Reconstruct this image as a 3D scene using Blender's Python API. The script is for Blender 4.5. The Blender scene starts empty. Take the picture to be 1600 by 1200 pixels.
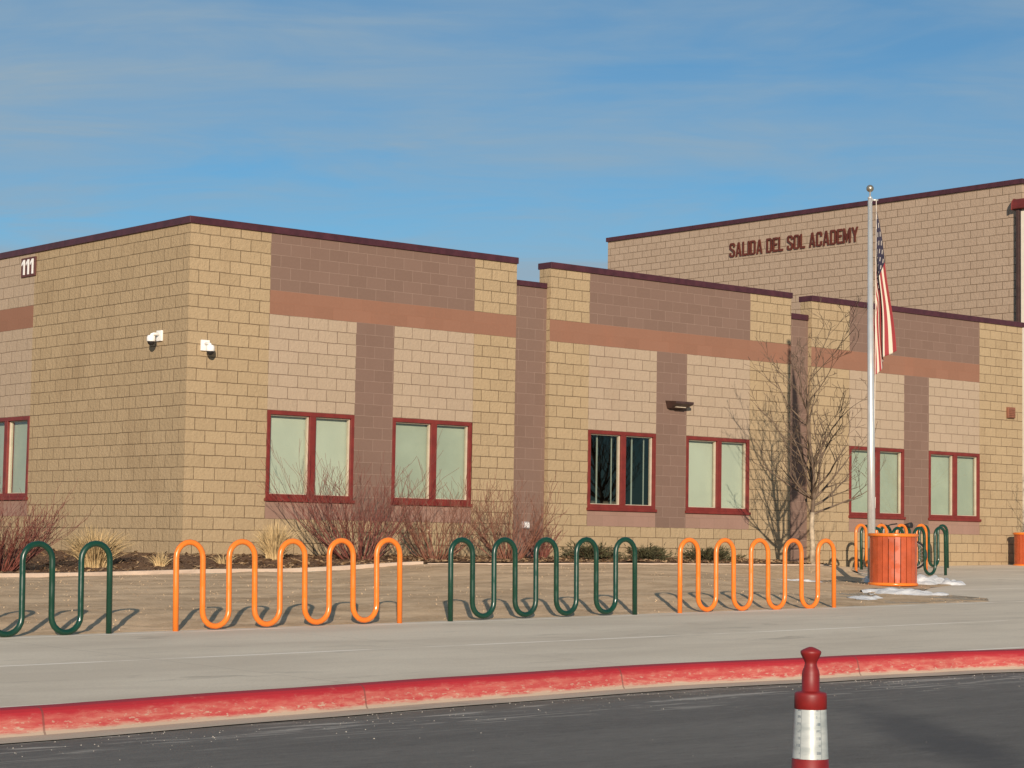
import bpy, bmesh, math, random
from mathutils import Vector, Matrix
R = math.radians
rnd = random.Random(7)
scene = bpy.context.scene
C = scene.collection

# ------------------------------------------------------------------ camera
cam_data = bpy.data.cameras.new('camera')
cam_data.sensor_fit = 'HORIZONTAL'; cam_data.sensor_width = 36
cam_data.lens = 3335.53 / 1600 * 36
cam_data.clip_start = 0.1; cam_data.clip_end = 3000
cam = bpy.data.objects.new('camera', cam_data); C.objects.link(cam)
CAM = Vector((-18.5824, -30.2600, 0.0))
FW = Vector((0.64437, 0.76120, 0.073199)); RT = Vector((0.762386, -0.646922, 0.016115)); UP = Vector((-0.05962, -0.045422, 0.997187))
m = Matrix((RT, UP, -FW)).transposed().to_4x4(); m.translation = CAM
cam.matrix_world = m
scene.camera = cam
scene.render.resolution_x = 1024; scene.render.resolution_y = 768

# ------------------------------------------------------------------ light
SUN_EL, SUN_AZ = R(14.8), R(52.8)          # light travels towards azimuth 53 deg (from +X)
sd = bpy.data.lights.new('sun', 'SUN'); sd.energy = 5.0; sd.angle = R(0.5); sd.color = (1.0, 0.86, 0.70)
sun = bpy.data.objects.new('sun', sd); C.objects.link(sun)
sdir = Vector((math.cos(SUN_AZ) * math.cos(SUN_EL), math.sin(SUN_AZ) * math.cos(SUN_EL), -math.sin(SUN_EL)))
sun.rotation_euler = sdir.to_track_quat('-Z', 'Y').to_euler()
sun.location = (-40, -50, 30)
scene.view_settings.view_transform = 'Standard'; scene.view_settings.look = 'None'
scene.view_settings.exposure = 0.08; scene.view_settings.gamma = 1

world = bpy.data.worlds.new('World'); scene.world = world; world.use_nodes = True
nt = world.node_tree; N = nt.nodes; L = nt.links
for n in list(N): N.remove(n)
out = N.new('ShaderNodeOutputWorld'); bg = N.new('ShaderNodeBackground')
sky = N.new('ShaderNodeTexSky'); sky.sky_type = 'NISHITA'; sky.sun_disc = False
sky.sun_elevation = SUN_EL
sky.sun_rotation = math.atan2(-math.cos(SUN_AZ), -math.sin(SUN_AZ))
sky.altitude = 1500; sky.air_density = 1.0; sky.dust_density = 0.25; sky.ozone_density = 1.6
tc = N.new('ShaderNodeTexCoord'); sp = N.new('ShaderNodeSeparateXYZ'); L.new(tc.outputs['Generated'], sp.inputs[0])
def wmath(op, a, b=None, c=None):
    n = N.new('ShaderNodeMath'); n.operation = op
    for i, v in enumerate((a, b, c)):
        if v is None: continue
        if isinstance(v, (int, float)): n.inputs[i].default_value = v
        else: L.new(v, n.inputs[i])
    return n.outputs[0]
zc = wmath('ADD', wmath('MAXIMUM', sp.outputs[2], 0.0), 0.10)
px = wmath('DIVIDE', sp.outputs[0], zc); py = wmath('DIVIDE', sp.outputs[1], zc)
cb = N.new('ShaderNodeCombineXYZ'); L.new(px, cb.inputs[0]); L.new(py, cb.inputs[1])
def dotp(v):
    n = N.new('ShaderNodeVectorMath'); n.operation = 'DOT_PRODUCT'; L.new(cb.outputs[0], n.inputs[0]); n.inputs[1].default_value = v; return n.outputs['Value']
ua = dotp((0.72, -0.694, 0)); va = dotp((0.694, 0.72, 0))
def streak(su, sv, off, scale, det, rough, dist):
    c = N.new('ShaderNodeCombineXYZ'); L.new(wmath('MULTIPLY', ua, su), c.inputs[0]); L.new(wmath('MULTIPLY', va, sv), c.inputs[1]); c.inputs[2].default_value = off
    n = N.new('ShaderNodeTexNoise'); n.inputs['Scale'].default_value = scale; n.inputs['Detail'].default_value = det; n.inputs['Roughness'].default_value = rough; n.inputs['Distortion'].default_value = dist
    L.new(c.outputs[0], n.inputs['Vector']); return n.outputs[0]
def wramp(v, a, b):
    n = N.new('ShaderNodeMapRange'); n.interpolation_type = 'SMOOTHSTEP'
    L.new(v, n.inputs[0]); n.inputs[1].default_value = a; n.inputs[2].default_value = b; return n.outputs[0]
c1 = wramp(streak(1.5, 2.4, 2.3, 1.3, 8, 0.58, 0.7), 0.30, 0.72)
c2 = wramp(streak(0.5, 1.1, 7.7, 1.0, 4, 0.5, 0.2), 0.30, 0.66)
c3 = wramp(streak(2.2, 8.0, 5.1, 1.0, 7, 0.6, 0.6), 0.22, 0.80)
bias = wmath('MULTIPLY_ADD', ua, -0.16, 0.72)                  # the cirrus thins out towards the right
cl = wmath('MULTIPLY', wmath('ADD', wmath('MULTIPLY', c1, 0.55), wmath('MULTIPLY', c2, 0.45)), bias)
cl = wmath('MULTIPLY', cl, wmath('MULTIPLY_ADD', c3, 0.5, 0.75))
low = wmath('MULTIPLY', wmath('SUBTRACT', 1.0, wramp(sp.outputs[2], 0.03, 0.17)), wmath('MULTIPLY_ADD', c1, 0.40, 0.26))
cl = wmath('ADD', wmath('MULTIPLY', cl, 1.2), low)
cl = wmath('MINIMUM', wmath('MAXIMUM', cl, 0.0), 0.92)
mixc = N.new('ShaderNodeMixRGB'); L.new(cl, mixc.inputs[0])
tint = N.new('ShaderNodeMixRGB'); tint.blend_type = 'MULTIPLY'; tint.inputs[0].default_value = 1
tint.inputs[2].default_value = (0.42, 0.70, 0.83, 1); L.new(sky.outputs[0], tint.inputs[1])
L.new(tint.outputs[0], mixc.inputs[1]); mixc.inputs[2].default_value = (2.80, 3.80, 4.65, 1)
L.new(mixc.outputs[0], bg.inputs[0]); bg.inputs[1].default_value = 0.10
L.new(bg.outputs[0], out.inputs[0])
scene.cycles.max_bounces = 6

# ------------------------------------------------------------------ materials
def new_mat(name):
    m = bpy.data.materials.new(name); m.use_nodes = True
    return m, m.node_tree.nodes, m.node_tree.links, m.node_tree.nodes['Principled BSDF']
def rgba(c): return (c[0], c[1], c[2], 1)
def noise(N, L, vec, scale, detail=4, rough=0.55, dist=0.0):
    n = N.new('ShaderNodeTexNoise'); n.inputs['Scale'].default_value = scale; n.inputs['Detail'].default_value = detail
    n.inputs['Roughness'].default_value = rough; n.inputs['Distortion'].default_value = dist
    if vec is not None: L.new(vec, n.inputs['Vector'])
    return n.outputs[0]
def ramp(N, L, v, a, b, lo=0.0, hi=1.0):
    n = N.new('ShaderNodeMapRange'); n.interpolation_type = 'SMOOTHSTEP'; L.new(v, n.inputs[0])
    n.inputs[1].default_value = a; n.inputs[2].default_value = b; n.inputs[3].default_value = lo; n.inputs[4].default_value = hi
    return n.outputs[0]
def mix(N, L, f, a, b, blend='MIX'):
    n = N.new('ShaderNodeMixRGB'); n.blend_type = blend
    for i, v in enumerate((f, a, b)):
        if isinstance(v, (int, float)): n.inputs[i].default_value = v
        elif isinstance(v, tuple): n.inputs[i].default_value = rgba(v)
        else: L.new(v, n.inputs[i])
    return n.outputs[0]
def mth(N, L, op, a, b=0.0, c=None):
    n = N.new('ShaderNodeMath'); n.operation = op
    for i, v in enumerate((a, b, c)):
        if v is None: continue
        if isinstance(v, (int, float)): n.inputs[i].default_value = v
        else: L.new(v, n.inputs[i])
    return n.outputs[0]
def bump(N, L, bs, h, strength=0.3, dist=0.01, prev=None):
    n = N.new('ShaderNodeBump'); n.inputs['Strength'].default_value = strength; n.inputs['Distance'].default_value = dist
    L.new(h, n.inputs['Height'])
    if prev is not None: L.new(prev, n.inputs['Normal'])
    L.new(n.outputs[0], bs.inputs['Normal']); return n.outputs[0]
def objvec(N): return N.new('ShaderNodeTexCoord').outputs['Object']
def mapped(N, L, vec, scale, rot=(0,0,0)):
    n = N.new('ShaderNodeMapping'); L.new(vec, n.inputs[0]); n.inputs['Scale'].default_value = scale; n.inputs['Rotation'].default_value = rot
    return n.outputs[0]

def paint(name, col, rough=0.4, var=0.12, metal=0.0, scale=6.0, bumps=0.0, spec=0.5):
    m, N, L, b = new_mat(name); v = objvec(N)
    n = noise(N, L, v, scale, 5)
    dark = tuple(c * (1 - var) for c in col); lite = tuple(min(1, c * (1 + var)) for c in col)
    L.new(mix(N, L, ramp(N, L, n, 0.3, 0.7), dark, lite), b.inputs['Base Color'])
    b.inputs['Roughness'].default_value = rough; b.inputs['Metallic'].default_value = metal
    b.inputs['Specular IOR Level'].default_value = spec
    if bumps: bump(N, L, b, noise(N, L, v, scale * 12, 4), bumps, 0.005)
    return m

BW, BH = 0.4064, 0.2045
def block_mat(name, c1, c2, mortar, rough_face=0.5, mw=0.0075, stain=(0.55, 0.42, 0.26), stain_amt=0.35, split=True):
    m, N, L, b = new_mat(name)
    uv = N.new('ShaderNodeTexCoord').outputs['UV']
    ob = objvec(N)
    # joints wander a little
    wob = N.new('ShaderNodeTexNoise'); wob.inputs['Scale'].default_value = 5.0; wob.inputs['Detail'].default_value = 3; L.new(ob, wob.inputs['Vector'])
    sub = N.new('ShaderNodeVectorMath'); sub.operation = 'SUBTRACT'; L.new(wob.outputs[1], sub.inputs[0]); sub.inputs[1].default_value = (0.5, 0.5, 0.5)
    sc = N.new('ShaderNodeVectorMath'); sc.operation = 'SCALE'; L.new(sub.outputs[0], sc.inputs[0]); sc.inputs['Scale'].default_value = 0.022 if split else 0.006
    ad = N.new('ShaderNodeVectorMath'); ad.operation = 'ADD'; L.new(uv, ad.inputs[0]); L.new(sc.outputs[0], ad.inputs[1])
    br = N.new('ShaderNodeTexBrick'); L.new(ad.outputs[0], br.inputs['Vector'])
    br.inputs['Scale'].default_value = 1; br.inputs['Brick Width'].default_value = BW; br.inputs['Row Height'].default_value = BH
    br.inputs['Mortar Size'].default_value = mw; br.inputs['Mortar Smooth'].default_value = 0.6
    br.inputs['Color1'].default_value = rgba(c1); br.inputs['Color2'].default_value = rgba(c2); br.inputs['Mortar'].default_value = rgba(mortar)
    br.inputs['Bias'].default_value = 0.0; br.offset = 0.5
    # irregular visibility of the joints
    jn = ramp(N, L, noise(N, L, mapped(N, L, ob, (1.2, 1.2, 2.0)), 2.2, 4), 0.28, 0.58, 0.5, 1.0)
    jf = mth(N, L, 'MULTIPLY', br.outputs['Fac'], jn)
    fine = noise(N, L, ob, 22, 6, 0.65)
    base = mix(N, L, ramp(N, L, fine, 0.3, 0.72, 0.0, 0.45), br.outputs['Color'], tuple(min(1, c * 1.22) for c in c2), 'MIX')
    brk = N.new('ShaderNodeTexBrick'); L.new(ad.outputs[0], brk.inputs['Vector'])
    brk.inputs['Scale'].default_value = 1; brk.inputs['Brick Width'].default_value = BW; brk.inputs['Row Height'].default_value = BH
    brk.inputs['Mortar Size'].default_value = 0.0; brk.inputs['Color1'].default_value = rgba(c1); brk.inputs['Color2'].default_value = rgba(c2); brk.offset = 0.5
    base = mix(N, L, ramp(N, L, fine, 0.35, 0.8, 0.0, 0.35), brk.outputs['Color'], tuple(min(1, c * 1.15) for c in c2))
    big = ramp(N, L, noise(N, L, mapped(N, L, ob, (0.8, 0.8, 0.45)), 1.1, 5, 0.6), 0.52, 0.80, 0.0, stain_amt)
    base = mix(N, L, big, base, stain)
    # water staining low on the wall
    col = mix(N, L, jf, base, mortar)
    L.new(col, b.inputs['Base Color'])
    b.inputs['Roughness'].default_value = 0.92; b.inputs['Specular IOR Level'].default_value = 0.15
    inv = mth(N, L, 'SUBTRACT', 1.0, br.outputs['Fac'])
    nb = bump(N, L, b, noise(N, L, ob, 13 if split else 40, 6, 0.7), rough_face, 0.035 if split else 0.006)
    bump(N, L, b, inv, 0.55 if split else 0.35, 0.012, nb)
    return m

YEL = block_mat('yellow_split_face_block', (0.355, 0.262, 0.158), (0.395, 0.293, 0.178), (0.15, 0.102, 0.058), 0.7, stain=(0.22, 0.145, 0.08), stain_amt=0.35, mw=0.0092)
BEI = block_mat('beige_split_face_block', (0.365, 0.280, 0.200), (0.395, 0.303, 0.220), (0.19, 0.132, 0.09), 0.55, stain=(0.32, 0.22, 0.15), mw=0.008)
PUR = block_mat('mauve_smooth_block', (0.176, 0.113, 0.088), (0.194, 0.125, 0.098), (0.30, 0.21, 0.165), 0.15, mw=0.0045, stain=(0.155, 0.092, 0.07), split=False)
ORG = block_mat('terracotta_smooth_block', (0.238, 0.120, 0.080), (0.258, 0.131, 0.088), (0.28, 0.13, 0.082), 0.15, mw=0.003, stain=(0.36, 0.14, 0.08), split=False)
PNK = block_mat('rose_sill_block', (0.27, 0.170, 0.130), (0.30, 0.185, 0.145), (0.24, 0.15, 0.12), 0.15, mw=0.004, stain=(0.22, 0.13, 0.10), split=False)
GYM = block_mat('tan_split_face_block', (0.355, 0.262, 0.190), (0.385, 0.287, 0.210), (0.165, 0.110, 0.070), 0.5, mw=0.0115, stain=(0.31, 0.215, 0.15), stain_amt=0.3)
COP = paint('maroon_coping_metal', (0.060, 0.016, 0.022), 0.45, 0.2)
RED = paint('brick_red_window_frame', (0.165, 0.022, 0.016), 0.45, 0.15)
CREAM = paint('cream_glazing_trim', (0.50, 0.42, 0.32), 0.6, 0.08)
ROOF = paint('roof_membrane', (0.45, 0.43, 0.40), 0.9, 0.1)
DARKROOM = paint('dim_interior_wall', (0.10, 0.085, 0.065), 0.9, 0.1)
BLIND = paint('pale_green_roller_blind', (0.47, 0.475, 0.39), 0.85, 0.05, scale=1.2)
BLIND2 = paint('shaded_green_roller_blind', (0.37, 0.385, 0.31), 0.85, 0.08, scale=1.2)  # darker copy of the blind, its shade put into the colour
STRIP = paint('pale_blind_strip', (0.26, 0.28, 0.24), 0.8, 0.05)
def glass_mat():
    m, N, L, b = new_mat('window_glass')
    N.remove(b); o = [n for n in N if n.type == 'OUTPUT_MATERIAL'][0]
    t = N.new('ShaderNodeBsdfTransparent'); t.inputs[0].default_value = (0.88, 0.93, 0.89, 1)
    g = N.new('ShaderNodeBsdfGlossy'); g.inputs['Roughness'].default_value = 0.02; g.inputs[0].default_value = (0.9, 0.95, 0.95, 1)
    fr = N.new('ShaderNodeLayerWeight'); fr.inputs[0].default_value = 0.5
    bn = N.new('ShaderNodeBump'); bn.inputs['Strength'].default_value = 0.04; bn.inputs['Distance'].default_value = 0.02
    L.new(noise(N, L, objvec(N), 1.6, 2), bn.inputs['Height']); L.new(bn.outputs[0], g.inputs['Normal'])
    mx = N.new('ShaderNodeMixShader'); L.new(mth(N, L, 'MULTIPLY_ADD', mth(N, L, 'POWER', fr.outputs['Facing'], 4.0), 0.95, 0.07), mx.inputs[0])
    L.new(t.outputs[0], mx.inputs[1]); L.new(g.outputs[0], mx.inputs[2]); L.new(mx.outputs[0], o.inputs[0])
    return m
GLASS = glass_mat()
ORANGE = paint('glossy_orange_powder_coat', (0.74, 0.185, 0.020), 0.22, 0.05, spec=0.6)
GREEN = paint('glossy_dark_green_powder_coat', (0.005, 0.040, 0.023), 0.2, 0.12, spec=0.6)
BINRED = paint('orange_red_slat_paint', (0.43, 0.082, 0.030), 0.5, 0.12)
ALU = paint('brushed_aluminium', (0.66, 0.65, 0.62), 0.30, 0.06, metal=0.55)
BALL = paint('weathered_ball_finial', (0.38, 0.34, 0.27), 0.35, 0.15, metal=0.8)
BLACK = paint('black_rubber', (0.018, 0.016, 0.016), 0.6, 0.2)
DARKFR = paint('dark_bicycle_frame_paint', (0.05, 0.015, 0.018), 0.35, 0.2)
WHITE = paint('white_enamel', (0.82, 0.80, 0.77), 0.4, 0.03)
BRONZE = paint('dark_bronze_fixture', (0.055, 0.028, 0.022), 0.45, 0.2)
VENTBR = paint('brown_vent_paint', (0.24, 0.095, 0.055), 0.6, 0.15)
LETTER = paint('dark_rust_letter_metal', (0.10, 0.020, 0.010), 0.5, 0.2)
CAPR = paint('dark_red_canopy_metal', (0.13, 0.018, 0.014), 0.45, 0.15)
SIGNBR = paint('dark_brown_sign_plate', (0.10, 0.028, 0.022), 0.5, 0.2)
CONERED = paint('dark_red_plastic', (0.20, 0.010, 0.009), 0.5, 0.15, scale=20)
PANEL = paint('cream_stucco_panel', (0.70, 0.62, 0.52), 0.8, 0.05)
GREY = paint('grey_electrical_box', (0.42, 0.40, 0.40), 0.5, 0.1)
TEAL = paint('dull_teal', (0.13, 0.17, 0.14), 0.6, 0.25)
ROPE = paint('white_halyard_rope', (0.70, 0.62, 0.52), 0.8, 0.1)

def scuff(m, col2, amt=0.5):
    N, L = m.node_tree.nodes, m.node_tree.links; b = N['Principled BSDF']; src = b.inputs['Base Color'].links[0].from_socket
    v = objvec(N); f = ramp(N, L, noise(N, L, mapped(N, L, v, (1, 1, 0.35)), 16, 6, 0.7), 0.60, 0.70, 0.0, amt)
    L.new(mix(N, L, f, src, col2), b.inputs['Base Color']); rr = ramp(N, L, noise(N, L, v, 7, 4), 0.3, 0.7, 0.16, 0.42); L.new(rr, b.inputs['Roughness'])
scuff(ORANGE, (0.52, 0.16, 0.04)); scuff(GREEN, (0.012, 0.045, 0.028)); scuff(BINRED, (0.36, 0.10, 0.05), 0.6)
def concrete(name, c1, c2, joints=False, scale=1.0):
    m, N, L, b = new_mat(name); v = objvec(N)
    big = noise(N, L, mapped(N, L, v, (0.35, 0.9, 1)), 0.9 * scale, 6, 0.6, 0.4)
    fine = noise(N, L, v, 45, 4, 0.7)
    col = mix(N, L, ramp(N, L, big, 0.3, 0.7), c1, c2)
    col = mix(N, L, ramp(N, L, fine, 0.35, 0.7, 0.0, 0.35), col, tuple(c * 0.8 for c in c1))
    st = noise(N, L, mapped(N, L, v, (0.5, 1.6, 1), (0, 0, 0.5)), 1.7, 5, 0.65, 0.8)
    col = mix(N, L, ramp(N, L, st, 0.56, 0.78, 0.0, 0.75), col, tuple(c * 0.62 for c in c1))
    if joints:
        s = N.new('ShaderNodeSeparateXYZ'); L.new(v, s.inputs[0])
        def line(src, period, off, w):
            f = mth(N, L, 'FRACT', mth(N, L, 'DIVIDE', mth(N, L, 'SUBTRACT', src, off), period))
            d = mth(N, L, 'MULTIPLY', mth(N, L, 'SUBTRACT', 0.5, mth(N, L, 'ABSOLUTE', mth(N, L, 'SUBTRACT', f, 0.5))), period)
            return mth(N, L, 'LESS_THAN', d, w), d
        l1, d1 = line(s.outputs[1], 3.0, -14.72, 0.030)
        l2, d2 = line(s.outputs[0], 3.0, -9.28, 0.010)
        brk = ramp(N, L, noise(N, L, mapped(N, L, v, (0.6, 1, 1)), 1.1, 3), 0.38, 0.55)
        col = mix(N, L, mth(N, L, 'MULTIPLY', l1, mth(N, L, 'MULTIPLY', brk, 0.9)), col, (0.95, 0.86, 0.74))  # pale colour paints the sun catching on the lengthwise score line
        col = mix(N, L, mth(N, L, 'MULTIPLY', l2, 0.35), col, tuple(c * 0.6 for c in c1))
    L.new(col, b.inputs['Base Color']); b.inputs['Roughness'].default_value = 0.9; b.inputs['Specular IOR Level'].default_value = 0.2
    nb = bump(N, L, b, noise(N, L, v, 60, 4, 0.7), 0.25, 0.004)
    bump(N, L, b, noise(N, L, mapped(N, L, v, (0.7, 1.5, 1)), 2.5, 4), 0.35, 0.012, nb)
    return m
WALK = concrete('worn_pavement_concrete', (0.62, 0.525, 0.405), (0.76, 0.655, 0.51), True)
GUTTER = concrete('gutter_concrete', (0.46, 0.385, 0.30), (0.56, 0.475, 0.37), scale=3)
EDGE = concrete('pink_concrete_edging', (0.52, 0.40, 0.31), (0.62, 0.49, 0.38), scale=4)

def asphalt():
    m, N, L, b = new_mat('worn_asphalt'); v = objvec(N)
    fine = noise(N, L, v, 70, 4, 0.8)
    big = noise(N, L, mapped(N, L, v, (0.25, 1.2, 1)), 0.8, 6, 0.6, 0.5)
    col = mix(N, L, ramp(N, L, big, 0.3, 0.7), (0.112, 0.102, 0.090), (0.165, 0.151, 0.132))
    med = noise(N, L, mapped(N, L, v, (0.5, 1.6, 1)), 9, 6, 0.75, 0.4)
    col = mix(N, L, ramp(N, L, med, 0.5, 0.8, 0.0, 0.55), col, (0.26, 0.24, 0.21))
    col = mix(N, L, ramp(N, L, med, 0.5, 0.25, 0.0, 0.6), col, (0.06, 0.055, 0.048))
    col = mix(N, L, ramp(N, L, fine, 0.4, 0.75, 0.0, 0.6), col, (0.22, 0.20, 0.175))
    vo = N.new('ShaderNodeTexVoronoi'); vo.inputs['Scale'].default_value = 34; L.new(v, vo.inputs['Vector'])
    col = mix(N, L, ramp(N, L, vo.outputs['Distance'], 0.0, 0.13, 0.35, 0.0), col, (0.36, 0.33, 0.29))
    # dried salt streaks along the gutter and darker patches
    s = N.new('ShaderNodeSeparateXYZ'); L.new(v, s.inputs[0])
    near = ramp(N, L, s.outputs[1], -19.6, -18.0)
    salt = ramp(N, L, noise(N, L, mapped(N, L, v, (0.7, 7, 1), (0, 0, 0.03)), 1.4, 6, 0.65, 0.6), 0.53, 0.64)
    col = mix(N, L, mth(N, L, 'MULTIPLY', mth(N, L, 'MULTIPLY', near, salt), 0.75), col, (0.55, 0.50, 0.43))
    mud = ramp(N, L, s.outputs[1], -18.45, -17.95)
    col = mix(N, L, mth(N, L, 'MULTIPLY', mud, 0.5), col, (0.17, 0.135, 0.095))
    # a long darker patch crossing the lane
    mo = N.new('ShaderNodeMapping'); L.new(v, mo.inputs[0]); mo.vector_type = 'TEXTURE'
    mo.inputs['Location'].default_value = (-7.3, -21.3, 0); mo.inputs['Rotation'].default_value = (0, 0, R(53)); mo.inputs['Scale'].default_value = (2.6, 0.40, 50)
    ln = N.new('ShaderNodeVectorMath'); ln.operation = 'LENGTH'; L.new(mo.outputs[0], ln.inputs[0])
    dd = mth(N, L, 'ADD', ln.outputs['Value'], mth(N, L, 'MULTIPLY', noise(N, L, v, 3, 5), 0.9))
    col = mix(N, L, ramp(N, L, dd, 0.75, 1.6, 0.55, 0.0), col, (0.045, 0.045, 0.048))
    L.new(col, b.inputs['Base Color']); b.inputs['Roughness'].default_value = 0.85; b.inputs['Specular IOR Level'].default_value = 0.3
    bump(N, L, b, fine, 0.6, 0.006)
    return m
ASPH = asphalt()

def kerb_paint():
    m, N, L, b = new_mat('worn_red_kerb_paint')
    t = N.new('ShaderNodeTexCoord'); s = N.new('ShaderNodeSeparateXYZ'); L.new(t.outputs['UV'], s.inputs[0]); v = t.outputs['Object']
    wear = ramp(N, L, s.outputs[1], 0.17, 0.36, 0.0, 0.30)
    nn = noise(N, L, mapped(N, L, v, (1.0, 1, 5)), 5.5, 7, 0.7, 0.3)
    f = ramp(N, L, mth(N, L, 'ADD', nn, wear), 0.60, 0.78)
    redc = mix(N, L, noise(N, L, v, 3.0, 5), (0.31, 0.010, 0.018), (0.40, 0.018, 0.026))
    fade = mix(N, L, ramp(N, L, mth(N, L, 'ADD', s.outputs[1], mth(N, L, 'MULTIPLY', nn, 0.05)), 0.195, 0.235, 0.0, 1.0), redc,
               mix(N, L, ramp(N, L, nn, 0.35, 0.65), (0.41, 0.050, 0.048), (0.46, 0.115, 0.09)))
    low = ramp(N, L, mth(N, L, 'ADD', s.outputs[1], mth(N, L, 'MULTIPLY', nn, 0.06)), 0.295, 0.330)
    chips = ramp(N, L, noise(N, L, mapped(N, L, v, (1, 1, 3)), 15, 5, 0.7), 0.57, 0.63)
    conc = (0.46, 0.35, 0.26)
    col = mix(N, L, mth(N, L, 'MULTIPLY', f, 0.45), fade, (0.52, 0.24, 0.18))
    col = mix(N, L, mth(N, L, 'MULTIPLY', chips, ramp(N, L, s.outputs[1], 0.15, 0.30)), col, conc)
    col = mix(N, L, low, col, (0.42, 0.32, 0.24))
    # joints between kerb lengths
    fr = mth(N, L, 'FRACT', mth(N, L, 'DIVIDE', mth(N, L, 'ADD', s.outputs[0], 9.28 + 270), 2.7))
    d = mth(N, L, 'MINIMUM', fr, mth(N, L, 'SUBTRACT', 1.0, fr))
    col = mix(N, L, mth(N, L, 'MULTIPLY', mth(N, L, 'LESS_THAN', d, 0.003), 0.6), col, (0.12, 0.05, 0.04))
    L.new(col, b.inputs['Base Color']); b.inputs['Roughness'].default_value = 0.7
    bump(N, L, b, nn, 0.3, 0.01)
    return m
KERB = kerb_paint()

def soil(name, c1, c2, c3, sc=1.0, bs=0.6, bd=0.012):
    m, N, L, b = new_mat(name); v = objvec(N)
    a = noise(N, L, mapped(N, L, v, (0.5, 1.1, 1)), 1.6 * sc, 7, 0.65, 0.5); f = noise(N, L, v, 18 * sc, 6, 0.75)
    col = mix(N, L, ramp(N, L, a, 0.3, 0.7), c1, c2)
    col = mix(N, L, ramp(N, L, f, 0.42, 0.75, 0.0, 0.7), col, c3)
    f2 = noise(N, L, mapped(N, L, v, (0.6, 1, 1)), 5, 6, 0.7)
    col = mix(N, L, ramp(N, L, f2, 0.56, 0.75, 0, 0.5), col, tuple(c * 0.55 for c in c1))
    L.new(col, b.inputs['Base Color']); b.inputs['Roughness'].default_value = 1; b.inputs['Specular IOR Level'].default_value = 0.1
    nb = bump(N, L, b, f, bs, bd); bump(N, L, b, f2, 0.4, 0.015, nb)
    return m
DIRT = soil('dormant_grass_dirt', (0.40, 0.270, 0.160), (0.70, 0.50, 0.315), (0.70, 0.53, 0.35))
MULCH = soil('brown_bark_mulch', (0.15, 0.085, 0.055), (0.24, 0.145, 0.09), (0.38, 0.26, 0.16), 1.5, 1.0, 0.06)
SNOW = paint('old_snow', (0.82, 0.79, 0.76), 0.7, 0.16, scale=7, bumps=1.0)
TWIG = paint('red_twig_bark', (0.19, 0.058, 0.042), 0.6, 0.35, scale=14)
TWIG2 = paint('brown_red_twig_bark', (0.21, 0.085, 0.052), 0.6, 0.35, scale=14)
BARK = paint('pale_smooth_bark', (0.38, 0.30, 0.21), 0.8, 0.35, scale=9, bumps=0.5)
BRANCH = paint('brown_branch_bark', (0.135, 0.092, 0.062), 0.8, 0.3, scale=9)
STUB = paint('dormant_turf_blades', (0.58, 0.42, 0.26), 0.9, 0.15, scale=7)
STRAW = paint('dry_straw_grass', (0.50, 0.36, 0.18), 0.8, 0.25, scale=7)
JUNI = paint('dark_juniper_foliage', (0.060, 0.055, 0.022), 0.8, 0.45, scale=9)
JUNIW = paint('juniper_wood', (0.14, 0.07, 0.035), 0.8, 0.3, scale=9)
LEAF = paint('dry_leaf_litter', (0.36, 0.23, 0.12), 0.8, 0.4, scale=11)

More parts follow.
